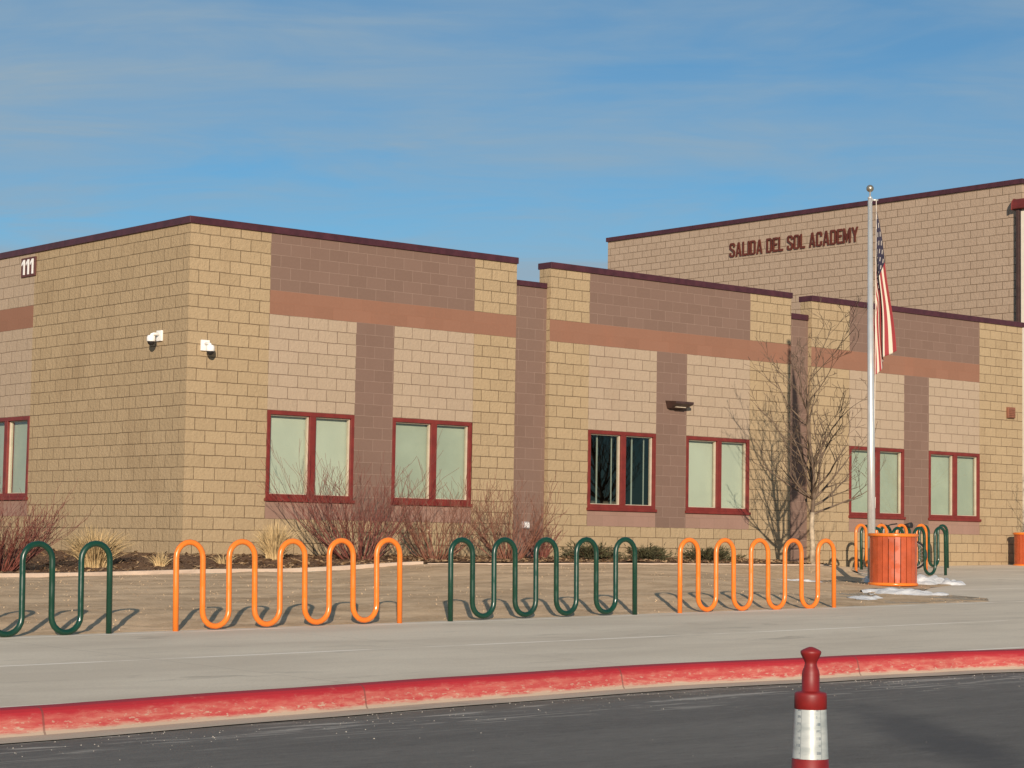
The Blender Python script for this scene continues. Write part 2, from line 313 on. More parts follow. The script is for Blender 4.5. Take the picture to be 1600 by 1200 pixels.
# ------------------------------------------------------------------ helpers
class MB:
    """collects faces, then links them as one mesh object"""
    def __init__(s): s.v = []; s.f = []; s.uv = []; s.mi = []; s.smooth = []; s.mats = []
    def mat(s, m):
        if m not in s.mats: s.mats.append(m)
        return s.mats.index(m)
    def face(s, pts, m, uv=None, smooth=False):
        k = len(s.v); s.v += [tuple(p) for p in pts]; s.f.append(list(range(k, k + len(pts))))
        s.uv.append(uv if uv else [(0, 0)] * len(pts)); s.mi.append(s.mat(m)); s.smooth.append(smooth)
    def box(s, a, b, m, uvd=False):
        x0, y0, z0 = a; x1, y1, z1 = b
        P = [(x0,y0,z0),(x1,y0,z0),(x1,y1,z0),(x0,y1,z0),(x0,y0,z1),(x1,y0,z1),(x1,y1,z1),(x0,y1,z1)]
        for q in ((0,3,2,1),(4,5,6,7),(0,1,5,4),(1,2,6,5),(2,3,7,6),(3,0,4,7)): s.face([P[i] for i in q], m)
    def tube(s, pts, rad, m, n=8, cap=True):
        pts = [Vector(p) for p in pts]
        if isinstance(rad, (int, float)): rad = [rad] * len(pts)
        base = len(s.v); mi = s.mat(m)
        t0 = (pts[1] - pts[0]).normalized(); ref = Vector((0, 0, 1)) if abs(t0.z) < 0.9 else Vector((1, 0, 0))
        nrm = t0.cross(ref).normalized()
        for i, p in enumerate(pts):
            if i == 0: t = t0
            elif i == len(pts) - 1: t = (pts[i] - pts[i-1]).normalized()
            else: t = ((pts[i+1] - p).normalized() + (p - pts[i-1]).normalized()).normalized()
            nrm = (nrm - t * nrm.dot(t)).normalized(); bn = t.cross(nrm)
            for k in range(n):
                a = 2 * math.pi * k / n
                s.v.append(tuple(p + (nrm * math.cos(a) + bn * math.sin(a)) * rad[i]))
        for i in range(len(pts) - 1):
            for k in range(n):
                a = base + i * n + k; b = base + i * n + (k + 1) % n
                s.f.append([a, b, b + n, a + n]); s.uv.append([(0, 0)] * 4); s.mi.append(mi); s.smooth.append(True)
        if cap:
            for q in (list(range(base, base + n))[::-1], list(range(base + (len(pts) - 1) * n, base + len(pts) * n))):
                s.f.append(q); s.uv.append([(0, 0)] * n); s.mi.append(mi); s.smooth.append(False)
    def lathe(s, prof, m, n=24, c=(0, 0, 0), smooth=True, cap=True):
        base = len(s.v); mi = s.mat(m)
        for r, z in prof:
            for k in range(n):
                a = 2 * math.pi * k / n; s.v.append((c[0] + r * math.cos(a), c[1] + r * math.sin(a), c[2] + z))
        for i in range(len(prof) - 1):
            for k in range(n):
                a = base + i * n + k; b = base + i * n + (k + 1) % n
                s.f.append([a, b, b + n, a + n])
                s.uv.append([(k / n, prof[i][1]), ((k + 1) / n, prof[i][1]), ((k + 1) / n, prof[i+1][1]), (k / n, prof[i+1][1])])
                s.mi.append(mi); s.smooth.append(smooth)
        if cap:
            for q in (list(range(base, base + n))[::-1], list(range(base + (len(prof) - 1) * n, base + len(prof) * n))):
                s.f.append(q); s.uv.append([(0, 0)] * n); s.mi.append(mi); s.smooth.append(False)
    def build(s, name, parent=None, loc=None, bevel=0.0, auto=False):
        me = bpy.data.meshes.new(name); me.from_pydata(s.v, [], s.f)
        for m in s.mats: me.materials.append(m)
        me.polygons.foreach_set('material_index', s.mi); me.polygons.foreach_set('use_smooth', s.smooth)
        ul = me.uv_layers.new(name='UVMap'); flat = [c for f in s.uv for p in f for c in p]; ul.data.foreach_set('uv', flat)
        me.update()
        o = bpy.data.objects.new(name, me); C.objects.link(o)
        if parent: o.parent = parent
        if loc is not None: o.location = loc
        if bevel:
            b = o.modifiers.new('bevel', 'BEVEL'); b.width = bevel; b.segments = 2; b.limit_method = 'ANGLE'
            bm = bmesh.new(); bm.from_mesh(me); bmesh.ops.remove_doubles(bm, verts=bm.verts, dist=1e-5); bm.to_mesh(me); bm.free()
        return o
def tag(o, label, cat, group=None, kind=None):
    if label: o['label'] = label
    if cat: o['category'] = cat
    if group: o['group'] = group
    if kind: o['kind'] = kind
    return o
def thing(name, label, cat, loc=(0, 0, 0), rz=0, group=None):
    o = bpy.data.objects.new(name, None); C.objects.link(o); o.location = loc; o.rotation_euler = (0, 0, rz); o.empty_display_size = 0.2
    return tag(o, label, cat, group)
def struct(o, kind='structure'): o['kind'] = kind; return o
def lerp(a, b, t): return a + (b - a) * t
def sm(t): t = max(0, min(1, t)); return t * t * (3 - 2 * t)
def interp(tab, x):
    if x <= tab[0][0]: return tab[0][1]
    for (a, fa), (b, fb) in zip(tab, tab[1:]):
        if x <= b: return lerp(fa, fb, sm((x - a) / (b - a)))
    return tab[-1][1]
def lin(tab, x):
    if x <= tab[0][0]: return tab[0][1]
    for (a, fa), (b, fb) in zip(tab, tab[1:]):
        if x <= b: return lerp(fa, fb, (x - a) / (b - a))
    return tab[-1][1]

# ------------------------------------------------------------------ ground
def plane(x, y): return -0.7203 + 0.016 * x + 0.011 * y          # the gently falling paved plane
def xb(y): return lin([(-11.5, 6.2), (-10.87, 7.0), (-9, 7.8), (-8, 9.3), (-7.2, 11.0), (-5.5, 11.4), (-4.0, 11.8), (-3.0, 13.3), (0, 14.4)], y)
import mathutils
def nz(x, y, s, k=0): return mathutils.noise.noise(Vector((x * s, y * s, 3.7 + k)))
EDGE_Z = [(-40, -0.70), (-4.8, -0.62), (-0.5, -0.54), (3.2, -0.40), (7.5, -0.375), (12.3, -0.375), (13.5, -0.50), (15, -0.52)]
def dirt_z(x, y):
    t = max(0.0, (y + 11.45) / 8.45); t = min(t, 1.0)
    rise = (interp(EDGE_Z, x) - plane(x, -3.0))
    k = sm((y + 5.0) / 1.4)
    f = lerp(sm((xb(y) - x - 1.6) / 4.0), sm((14.2 - x) / 1.2), k)
    h = rise * (0.75 * t + 0.25 * sm(t * 5)) * f
    h += 0.018 * nz(x, y, 0.9) * min(1, t * 6) + 0.012 * nz(x, y, 3.0, 5) + 0.006 * nz(x, y, 9.0, 8)
    d = min(y + 11.5, xb(y) - x)                                   # spills a little over the slab edge
    return plane(x, y) + h + (0.004 if d > 0 else -0.25 * min(1, -d))
def bed_z(x, y):
    if y < 0 or x > 0: d = max(0.0, -y) if x > 0 else math.hypot(x, y) if y < 0 else -x
    else: d = -x
    e = dirt_z(x, min(y, -3.0)) if y < -3 else interp(EDGE_Z, x)
    f = sm(1 - d / 2.9)
    return lerp(e + 0.03, -0.315, f) + 0.03 * nz(x, y, 2.2) + 0.02 * nz(x, y, 6, 4) + 0.012 * nz(x, y, 14, 7)
def grid(name, mat, xs, ys, fz, keep=None):
    vs = [(x, y, fz(x, y)) for y in ys for x in xs]; w = len(xs); fs = []
    for j in range(len(ys) - 1):
        for i in range(w - 1):
            if keep is None or keep((xs[i] + xs[i+1]) / 2, (ys[j] + ys[j+1]) / 2): fs.append((j*w+i, j*w+i+1, (j+1)*w+i+1, (j+1)*w+i))
    me = bpy.data.meshes.new(name); me.from_pydata(vs, [], fs); me.materials.append(mat)
    me.polygons.foreach_set('use_smooth', [True] * len(fs)); me.update()
    o = bpy.data.objects.new(name, me); C.objects.link(o); return o
def rng(a, b, s):
    n = max(1, int(round((b - a) / s))); return [a + (b - a) * i / n for i in range(n + 1)]
def KY(x): return interp([(-40, -20.5), (-20, -18.3), (-12.2, -17.73), (-10.15, -17.56), (-8.2, -17.42), (-6.3, -17.34), (-4.0, -17.53), (-2.8, -17.66), (-1.7, -17.86), (6, -19.2), (30, -24)], x)

far = [-900, -400, -150, -60, -30, 0, 30, 60, 150, 400, 900]
struct(grid('ground', DIRT, far, far, lambda x, y: plane(max(-60, min(60, x)), max(-60, min(40, y))) - 0.55))
struct(grid('dirt_verge', DIRT, rng(-14, 14.6, 0.09), rng(-11.75, -2.9, 0.09), dirt_z, lambda x, y: x < xb(y) + 0.15))
struct(grid('dirt_verge', DIRT, rng(-45, -14, 0.5), rng(-11.75, -2.9, 0.25), dirt_z))
struct(grid('mulch_bed', MULCH, rng(-9, 14.3, 0.07), rng(-3.0, 0.0, 0.07), bed_z, lambda x, y: x < xb(y) - 0.05))
struct(grid('mulch_bed', MULCH, rng(-9, 0.0, 0.15), rng(0.0, 14.0, 0.15), bed_z))
# pavement slab: one planar sheet following the kerb, the dirt edge and the wing wall
poly = [(x, KY(x)) for x in rng(-45, 45, 0.4)] + [(45, 40), (22.66, 40), (22.66, 0.0), (14.2, 0.0)]
poly += [(xb(y), y) for y in (-1.5, -3.0, -3.5, -4.0, -4.7, -5.5, -6.4, -7.2, -8.0, -9.0, -10.0, -10.87)] + [(6.2, -11.5), (-45, -11.5)]
bm = bmesh.new(); vs = [bm.verts.new((x, y, plane(x, y))) for x, y in poly]; f = bm.faces.new(vs)
bmesh.ops.triangulate(bm, faces=[f]); me = bpy.data.meshes.new('pavement'); bm.to_mesh(me); bm.free(); me.materials.append(WALK)
o = bpy.data.objects.new('pavement', me); C.objects.link(o); struct(o)
# kerb and gutter
prof = [(0.0, 0.0, 0.0), (-0.10, 0.0, 0.10), (-0.135, -0.006, 0.135), (-0.158, -0.024, 0.165), (-0.170, -0.050, 0.19), (-0.195, -0.150, 0.29), (-0.21, -0.168, 0.315)]
mb = MB(); xs = rng(-45, 45, 0.15)
for i in range(len(xs) - 1):
    xa, xc = xs[i], xs[i+1]; ya, yc = KY(xa), KY(xc)
    for (d0, z0, u0), (d1, z1, u1) in zip(prof, prof[1:]):
        mb.face([(xa, ya + d0, plane(xa, ya) + z0), (xa, ya + d1, plane(xa, ya) + z1), (xc, yc + d1, plane(xc, yc) + z1), (xc, yc + d0, plane(xc, yc) + z0)], KERB,
                [(xa, u0), (xa, u1), (xc, u1), (xc, u0)], smooth=True)
    d0, z0 = prof[-1][:2]
    for d0, z0, d1, z1 in ((-0.21, -0.168, -0.46, -0.1755),):
        mb.face([(xa, ya + d0, plane(xa, ya) + z0), (xa, ya + d1, plane(xa, ya) + z1), (xc, yc + d1, plane(xc, yc) + z1), (xc, yc + d0, plane(xc, yc) + z0)], GUTTER, smooth=False)
struct(mb.build('kerb'))
mb = MB()
xs = rng(-60, 60, 0.5)
for i in range(len(xs) - 1):
    xa, xc = xs[i], xs[i+1]; prev = None
    for d in (-0.46, -1.5, -4, -8, -16, -60):
        pa = (xa, KY(xa) + d, plane(xa, KY(xa) + d) - 0.1765); pc = (xc, KY(xc) + d, plane(xc, KY(xc) + d) - 0.1765)
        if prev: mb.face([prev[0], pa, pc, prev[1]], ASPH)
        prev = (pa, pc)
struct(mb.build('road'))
GRIT = paint('pale_road_grit', (0.42, 0.38, 0.33), 0.9, 0.3, scale=30)
mb = MB(); r = random.Random(5)
for i in range(650):
    x = r.uniform(-14.5, 2); d = -0.47 - abs(r.gauss(0, 0.45)) if r.random() < .75 else -r.uniform(.5, 6); y = KY(x) + d
    z = plane(x, y) - 0.1765; s_ = r.uniform(.003, .008) if d > -2 else r.uniform(.002, .005); a = r.uniform(0, 6.28)
    p = [Vector((x + s_ * math.cos(a + k * 2.1), y + s_ * math.sin(a + k * 2.1), z - .001)) for k in range(3)]; t_ = Vector((x, y, z + s_ * r.uniform(.4, 1)))
    for k in range(3): mb.face([p[k], p[(k+1) % 3], t_], GRIT)
struct(mb.build('road_grit'), 'stuff')['label'] = 'pale grit and salt crumbs scattered on the asphalt'
# edging strip around the bed
def edging(name, mat, y0, y1, top, bot, x0, x1, label, cat):
    mb = MB(); xs = rng(x0, x1, 0.25)
    for a, b in zip(xs, xs[1:]):
        za, zb = interp(EDGE_Z, a), interp(EDGE_Z, b)
        w = 0.012 * nz(a, 0, 1.3); w2 = 0.012 * nz(b, 0, 1.3)
        A = [(a, y0 + w, za + bot), (b, y0 + w2, zb + bot), (b, y0 + w2, zb + top), (a, y0 + w, za + top), (b, y1 + w2, zb + top), (a, y1 + w, za + top), (a, y1 + w, za + bot), (b, y1 + w2, zb + bot)]
        mb.face([A[0], A[1], A[2], A[3]], mat); mb.face([A[3], A[2], A[4], A[5]], mat); mb.face([A[5], A[4], A[7], A[6]], mat)
    return tag(mb.build(name), label, cat)
edging('bed_edging', EDGE, -3.10, -2.98, 0.055, -0.15, -14, 2.6, 'pale pink concrete edging strip along the left mulch bed', 'edging')
edging('bed_edging', EDGE, -3.02, -2.92, 0.02, -0.15, 2.75, 12.9, 'low weathered concrete edging in front of the junipers and bare tree', 'edging')
edging('teal_strip', TEAL, -3.16, -3.115, -0.005, -0.15, -14, 0.6, 'dull teal strip below the left pale concrete edging', 'edging')  # thin dull teal strip along the foot of the pale edging

# ------------------------------------------------------------------ school wing
WT, WB = 2.148, 0.612
ZB, ZT, CBOT = WT + 8 * BH, WT + 10 * BH, 5.172
SILL = 0.3075
wing = thing('school_building', 'long single storey school wing in banded yellow, beige and mauve block', 'building')
wb = MB()
def quad(axis, c, s0, s1, z0, z1, m, u0=None, shift=0.0):
    """vertical rectangle; axis 'y': plane y=c running along x; axis 'x': plane x=c running along y"""
    if u0 is None: u0 = s0
    P = [(s0, z0), (s1, z0), (s1, z1), (s0, z1)]
    uv = [(s - u0 + shift, z - WT + 20 * BH) for s, z in P]
    pts = [(s, c, z) if axis == 'y' else (c, s, z) for s, z in P]
    if axis == 'x': pts = pts[::-1]; uv = uv[::-1]
    wb.face(pts, m, uv)
ROOFZ = 4.45
def facade(axis, c, segs):
    for s0, s1, z0, z1, m, u0, sh in segs: quad(axis, c, s0, s1, z0, z1, m, u0, sh)
GZ = -0.75
def segment(x0, x1, p0, p1, c0, c1, w):
    S = []
    # yellow ends
    S += [(x0, p0, GZ, ZB, YEL, p0 % BW - BW, 0), (x0, p0, ZT if x0 > 0 else ZB, CBOT, YEL, p0 % BW - BW, 0)]
    S += [(p1, x1, GZ, ZB, YEL, p1, 0), (p1, x1, ZT, CBOT, YEL, p1, 0)]
    if x0 > 0: S += [(x0, p0, ZB, ZT, ORG, x0, 0)]
    if x1 < 20: S += [(p1, x1, ZB, ZT, ORG, p1, 0)]
    else: S += [(p1, x1, ZB, ZT, YEL, p1, 0)]
    S += [(p0, p1, ZT, CBOT, PUR, p0, 0), (p0, p1, ZB, ZT, ORG, p0, 0.1)]
    S += [(p0, c0, WT, ZB, BEI, p0, 0), (c1, p1, WT, ZB, BEI, c1, 0), (c0, c1, SILL, ZB, PUR, c0, 0)]
    S += [(p0, c0, SILL, WB, PNK, p0, 0), (c1, p1, SILL, WB, PNK, c1, 0), (p0, p1, GZ, SILL, YEL, p0, 0)]
    facade('y', 0.0, S)
segment(0.0, 7.11, 1.607, 6.10, 3.436, 4.27, 0)
segment(7.95, 14.68, 8.965, 13.44, 10.775, 11.617, 1)
segment(15.32, 22.66, 16.545, 21.045, 18.373, 19.225, 2)
for (x0, x1, zr) in ((7.11, 7.95, 4.785), (14.68, 15.32, 4.755)):
    quad('y', 0.10, x0, x1, GZ, zr, PUR, x0, 0.05)
    quad('x', x0, 0.0, 0.10, GZ, CBOT, YEL); quad('x', x1, 0.0, 0.10, GZ, CBOT, YEL)
    quad('x', x0, 0.10, 0.32, zr, CBOT, YEL); quad('x', x1, 0.10, 0.32, zr, CBOT, YEL, 0.0)
    quad('y', 0.32, x0, x1, ROOFZ, zr, YEL)
for (x0, x1) in ((0.32, 7.11), (7.95, 14.68), (15.32, 22.66)): quad('y', 0.32, x0, x1, ROOFZ, CBOT, YEL)
# left flank
facade('x', 0.0, [(0.0, 5.40, GZ, CBOT, YEL, BW / 2, 0),
  (5.40, 11.7, ZT, CBOT, BEI, 5.4, 0), (5.40, 11.7, ZB, ZT, ORG, 5.4, 0), (5.40, 7.23, WT, ZB, BEI, 5.4, 0), (5.40, 7.23, SILL, WB, PNK, 5.4, 0),
  (5.40, 11.7, GZ, SILL, YEL, 5.4, 0), (7.23, 8.05, SILL, ZB, PUR, 7.23, 0), (8.05, 9.88, WT, ZB, BEI, 8.05, 0), (8.05, 9.88, SILL, WB, PNK, 8.05, 0),
  (9.88, 11.7, SILL, ZB, BEI, 9.88, 0), (11.7, 30, GZ, CBOT, YEL, 11.7, 0)])
quad('x', 0.32, 0.32, 30, ROOFZ, CBOT, YEL)
quad('x', 22.66, 0.0, 30, GZ, CBOT, YEL)
quad('y', 30.0, 0.0, 22.66, GZ, CBOT, YEL)
# room partition seen through the one clear window
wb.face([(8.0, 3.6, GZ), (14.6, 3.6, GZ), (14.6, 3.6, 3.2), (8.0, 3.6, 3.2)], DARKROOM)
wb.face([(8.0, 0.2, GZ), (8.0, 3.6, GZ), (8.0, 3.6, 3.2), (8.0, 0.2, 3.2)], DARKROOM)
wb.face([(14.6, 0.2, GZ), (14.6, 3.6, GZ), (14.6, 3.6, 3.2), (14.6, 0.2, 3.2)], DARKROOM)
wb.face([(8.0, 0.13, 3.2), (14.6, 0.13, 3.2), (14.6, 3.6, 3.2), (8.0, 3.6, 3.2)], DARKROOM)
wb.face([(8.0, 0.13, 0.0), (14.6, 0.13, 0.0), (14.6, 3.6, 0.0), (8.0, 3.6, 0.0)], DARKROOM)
wb.build('wall', wing)
rb = MB(); rb.face([(0.3, 0.3, ROOFZ), (22.6, 0.3, ROOFZ), (22.6, 30, ROOFZ), (0.3, 30, ROOFZ)], ROOF); rb.build('roof', wing)
CT = CBOT + 0.115
def coping_box(x0, y0, z0, x1, y1, z1, parent=wing):
    b = MB(); b.box((x0, y0, z0), (x1, y1, z1), COP); return b.build('coping', parent, bevel=0.006)
# mitred corner coping of the first segment
b = MB()
prof_ = [(-0.035, -0.035), (7.125, -0.035), (7.125, 0.355), (0.355, 0.355), (0.355, 30.0), (-0.035, 30.0)]
top = [(x, y, CT) for x, y in prof_]; bot = [(x, y, CBOT - 0.004) for x, y in prof_]
b.face(top, COP); b.face(bot[::-1], COP)
for i in range(6): b.face([bot[i], bot[(i+1) % 6], top[(i+1) % 6], top[i]], COP)
b.build('coping', wing, bevel=0.006)
coping_box(7.935, -0.035, CBOT - 0.004, 14.695, 0.355, CT); coping_box(15.305, -0.035, CBOT - 0.004, 22.70, 0.355, CT)
coping_box(7.128, 0.065, 4.785, 7.932, 0.355, 4.885); coping_box(14.698, 0.065, 4.755, 15.302, 0.355, 4.875)

def make_window(axis, s0, s1, blind, clear=False):
    """frame mesh named window; pane, blind and trim are its children"""
    def P(s, d, z): return (s, d, z) if axis == 'y' else (d, s, z)
    def bx(b, s0_, d0, z0, s1_, d1, z1, m):
        a = P(s0_, d0, z0); c = P(s1_, d1, z1); b.box(tuple(min(p, q) for p, q in zip(a, c)), tuple(max(p, q) for p, q in zip(a, c)), m)
    fr = MB(); F = 0.07; e = 0.001
    zs, zt = WB, WT; mid = (s0 + s1) / 2 + (0.03 if axis == 'y' else 0); mw = 0.064
    bx(fr, s0 + e, 0.0 - 0.012, zt - F, s1 - e, 0.13, zt - e, RED)
    bx(fr, s0 + e, -0.012, zs + 0.045, s0 + F, 0.13, zt - F, RED); bx(fr, s1 - F, -0.012, zs + 0.045, s1 - e, 0.13, zt - F, RED)
    bx(fr, s0 + F, -0.012, zs + 0.045, s1 - F, 0.13, zs + 0.115, RED)
    bx(fr, s0 - 0.02, -0.045, zs - 0.01, s1 + 0.02, 0.13, zs + 0.045, RED)      # projecting sill
    bx(fr, mid - mw, -0.012, zs + 0.115, mid + mw, 0.13, zt - F, RED)
    w = fr.build('window', wing, bevel=0.005)
    for a, c in ((s0 + F, mid - mw), (mid + mw, s1 - F)):
        lo, hi = zs + 0.115, zt - F; t = 0.019
        tr = MB()
        bx(tr, a, 0.035, hi - t, c, 0.10, hi, CREAM); bx(tr, a, 0.035, lo, c, 0.10, lo + t * 0.6, CREAM)
        bx(tr, a, 0.035, lo + t * 0.6, a + t * 0.6, 0.10, hi - t, CREAM); bx(tr, c - t, 0.035, lo + t * 0.6, c, 0.10, hi - t, CREAM)
        tr.build('glazing_trim', w)
        g = MB(); q = [P(a + t * 0.6, 0.062, lo + t * 0.6), P(c - t, 0.062, lo + t * 0.6), P(c - t, 0.062, hi - t), P(a + t * 0.6, 0.062, hi - t)]
        g.face(q if axis == 'y' else q[::-1], GLASS); g.build('pane', w)
        bl = MB()
        if clear:
            for k, x in enumerate((a + 0.05, a + 0.30, c - 0.11)):
                bx(bl, x, 0.16, lo, x + (0.018, 0.03, 0.02)[k], 0.175, hi, STRIP)
        else:
            bx(bl, a - 0.02, 0.115 if False else 0.14, lo - 0.05, c + 0.02, 0.155, hi + 0.05, blind)
        bl.build('blind', w)
    return w
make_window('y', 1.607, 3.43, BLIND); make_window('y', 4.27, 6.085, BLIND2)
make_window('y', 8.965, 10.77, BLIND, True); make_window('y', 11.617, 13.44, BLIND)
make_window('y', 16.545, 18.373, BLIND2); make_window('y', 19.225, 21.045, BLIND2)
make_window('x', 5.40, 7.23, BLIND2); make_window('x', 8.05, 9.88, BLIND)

# ------------------------------------------------------------------ gym block
gym = thing('school_hall_building', 'tall tan block hall with maroon coping rising behind the low wing', 'building')
XG, GY0, GY1, GT = 26.3, 2.68, 18.24, 9.33
gb = MB(); wb = gb
quad('x', XG, GY0, GY1, -0.6, GT, GYM, GY0)
quad('y', GY0, XG, 44, -0.6, GT, GYM); quad('y', GY1, XG, 44, -0.6, GT, GYM); quad('x', 44, GY0, GY1, -0.6, GT, GYM)
gb.face([(XG, GY0, GT - 0.01), (44, GY0, GT - 0.01), (44, GY1, GT - 0.01), (XG, GY1, GT - 0.01)], ROOF)
gb.build('wall', gym)
b = MB(); b.box((XG - 0.05, GY0 - 0.05, GT), (XG + 0.35, GY1 + 0.05, GT + 0.13), COP); b.build('coping', gym, bevel=0.008)
b = MB(); b.box((XG + 0.352, GY0 - 0.05, GT), (44.05, GY0 + 0.35, GT + 0.13), COP); b.build('coping', gym, bevel=0.008)
# canopy frame at the hall corner
can = thing('entrance_canopy', 'cream panel with dark post and rounded red cap at the hall corner', 'canopy')
b = MB(); b.box((XG - 0.14, GY0 - 0.005, -0.6), (XG - 0.055, GY0 + 0.085, 8.66), BRONZE); b.build('post', can, bevel=0.01)
b = MB(); b.box((XG - 0.12, GY0 - 2.4, -0.6), (XG - 0.03, GY0 - 0.058, 8.60), PANEL); b.build('panel', can)
b = MB(); pr = []
for i in range(9):
    a = math.pi * i / 8; pr.append((-0.02 - 0.20 * math.cos(a) * 1.0, 0.14 * 0 + 0.36 * math.sin(a)))
for i in range(len(pr) - 1):
    pass
ya, yb_ = GY0 - 2.4, GY0 + 0.16
sec = [(XG - 0.22, 8.662), (XG - 0.22, 8.77), (XG - 0.20, 8.85), (XG - 0.15, 8.91), (XG - 0.10, 8.93), (XG - 0.01, 8.93), (XG - 0.01, 8.662)]
b.face([(x, yb_, z) for x, z in sec], CAPR); b.face([(x, ya, z) for x, z in sec][::-1], CAPR)
for i in range(len(sec)):
    (x0, z0), (x1, z1) = sec[i], sec[(i + 1) % len(sec)]
    b.face([(x0, ya, z0), (x0, yb_, z0), (x1, yb_, z1), (x1, ya, z1)], CAPR, smooth=False)
b.build('cap', can, bevel=0.02)

# lettering ---------------------------------------------------------------
def text_mesh(ch, size, extrude, off=0.0):
    cu = bpy.data.curves.new('t', 'FONT'); cu.body = ch; cu.size = size; cu.extrude = extrude; cu.offset = off; cu.resolution_u = 4
    ob = bpy.data.objects.new('t', cu); C.objects.link(ob)
    dg = bpy.context.evaluated_depsgraph_get(); dg.update()
    me = bpy.data.meshes.new_from_object(ob.evaluated_get(dg)); bpy.data.objects.remove(ob); bpy.data.curves.remove(cu)
    return me
# block capitals drawn on a 1 x 2 cell, stroke S, as lists of convex polygons
S_ = 0.25
def G(ch):
    s = S_; W = 1.0; H = 2.0; k = 0.22; h = 0.27
    Rr = lambda a, b, c, d: [(a, b), (c, b), (c, d), (a, d)]
    if ch == 'I': return [Rr(0, 0, s, H)], s
    if ch == 'L': return [Rr(0, 0, s, H), Rr(s, 0, W * .82, h * 1.15)], W * .82
    if ch == 'E': return [Rr(0, 0, s, H), Rr(s, 0, W * .85, h * 1.15), Rr(s, H - h * 1.15, W * .85, H), Rr(s, 0.9, W * .78, 0.9 + h)], W * .85
    if ch in 'DO':
        P = [Rr(0, k if ch == 'O' else 0, s, H - (k if ch == 'O' else 0)), Rr(W - s, k, W, H - k), Rr(k if ch == 'O' else s, 0, W - k, h), Rr(k if ch == 'O' else s, H - h, W - k, H)]
        P += [[(W - k, 0), (W, k), (W - s, k), (W - s, h), (W - k, h)][:4], [(W - k, H), (W, H - k), (W - s, H - k), (W - s, H - h)]]
        if ch == 'O': P += [[(k, 0), (0, k), (s, k), (s, h)], [(k, H), (0, H - k), (s, H - k), (s, H - h)]]
        return P, W
    if ch == 'C':
        return [Rr(0, k, s, H - k), Rr(k, 0, W - k, h), Rr(k, H - h, W - k, H), [(k, 0), (0, k), (s, k), (s, h)], [(k, H), (0, H - k), (s, H - k), (s, H - h)],
                [(W - k, 0), (W, k), (W - s, k), (W - s, h)], [(W - k, H), (W, H - k), (W - s, H - k), (W - s, H - h)], Rr(W - s, k, W, 0.68), Rr(W - s, 1.32, W, H - k)], W
    if ch == 'S':
        return [Rr(k, 0, W - k, h), Rr(k, H - h, W - k, H), Rr(0, 1.2, s, H - k), Rr(W - s, k, W, 0.85), Rr(0, k, s, 0.6), Rr(W - s, 1.4, W, H - k),
                [(0, 1.2), (W - s, 0.72), (W, 0.85), (s, 1.32)], [(k, 0), (0, k), (s, k), (s, h)], [(W - k, 0), (W, k), (W - s, k), (W - s, h)],
                [(k, H), (0, H - k), (s, H - k), (s, H - h)], [(W - k, H), (W, H - k), (W - s, H - k), (W - s, H - h)]], W
    if ch == 'A':
        w = W * 1.08
        return [[(0, 0), (s, 0), (w/2 - 0.02, H - 0.35), (w/2 - 0.02, H), (w/2 - s * .55, H)], [(w, 0), (w - s, 0), (w/2 + 0.02, H - 0.35), (w/2 + 0.02, H), (w/2 + s * .55, H)],
                Rr(w/2 - 0.02, H - 0.35, w/2 + 0.02, H), Rr(0.24, 0.42, w - 0.24, 0.42 + h * .9)], w
    if ch == 'M':
        w = W * 1.3
        return [Rr(0, 0, s, H), Rr(w - s, 0, w, H), [(s, H), (s, H - 0.75), (w/2, 0.1), (w/2, 0.9)], [(w - s, H), (w - s, H - 0.75), (w/2, 0.1), (w/2, 0.9)]], w
    if ch == 'Y':
        w = W * 1.08
        return [Rr(w/2 - s/2, 0, w/2 + s/2, 0.85), [(w/2 - s/2, 0.85), (w/2 + s/2, 0.85), (w/2, 1.25), (s, H), (0, H)][:5], [(w/2 - s/2, 0.85), (w/2 + s/2, 0.85), (w, H), (w - s, H), (w/2, 1.25)]], w
    return [Rr(0, 0, s, H)], s
def glyph(mb, polys, ox, sc, thick, place, m):
    for i, pl in enumerate(polys):
        eps = 0.0006 * i
        a = sum(pl[j][0] * pl[(j+1) % len(pl)][1] - pl[(j+1) % len(pl)][0] * pl[j][1] for j in range(len(pl)))
        if a < 0: pl = pl[::-1]
        f = [place(ox + x * sc, z * sc, thick + eps) for x, z in pl]; bk = [place(ox + x * sc, z * sc, 0.0) for x, z in pl]
        mb.face(f, m)
        for j in range(len(pl)): mb.face([bk[j], bk[(j+1) % len(pl)], f[(j+1) % len(pl)], f[j]], m)
sign = thing('wall_lettering', 'dark rust metal capitals reading SALIDA DEL SOL ACADEMY on the tall hall wall', 'sign')
txt = 'SALIDA DEL SOL ACADEMY'
tot = 0
for ch in txt: tot += 0.60 if ch == ' ' else G(ch)[1] + 0.22
LY0, LY1 = 12.97, 8.10; W_ = LY0 - LY1; hz = 0.415
cur = 0
for ch in txt:
    if ch == ' ': cur += 0.60; continue
    polys, w = G(ch); mb = MB(); kx = W_ / (tot - 0.22)
    def place(x, z, d, cur=cur): return (XG - 0.012 - d, LY0 - x, z + 8.36)
    polys = [[(x * kx, z * hz / 2) for x, z in p] for p in polys]
    glyph(mb, polys, cur * kx, 1.0, 0.03, place, LETTER); mb.build('letter', sign)
    cur += w + 0.22
num = thing('number_sign', 'small brown plate with white number 111 high on the left flank wall', 'sign')
b = MB(); b.box((-0.03, 5.33, 4.742), (-0.004, 5.885, 5.10), SIGNBR); b.build('plate', num, bevel=0.004)
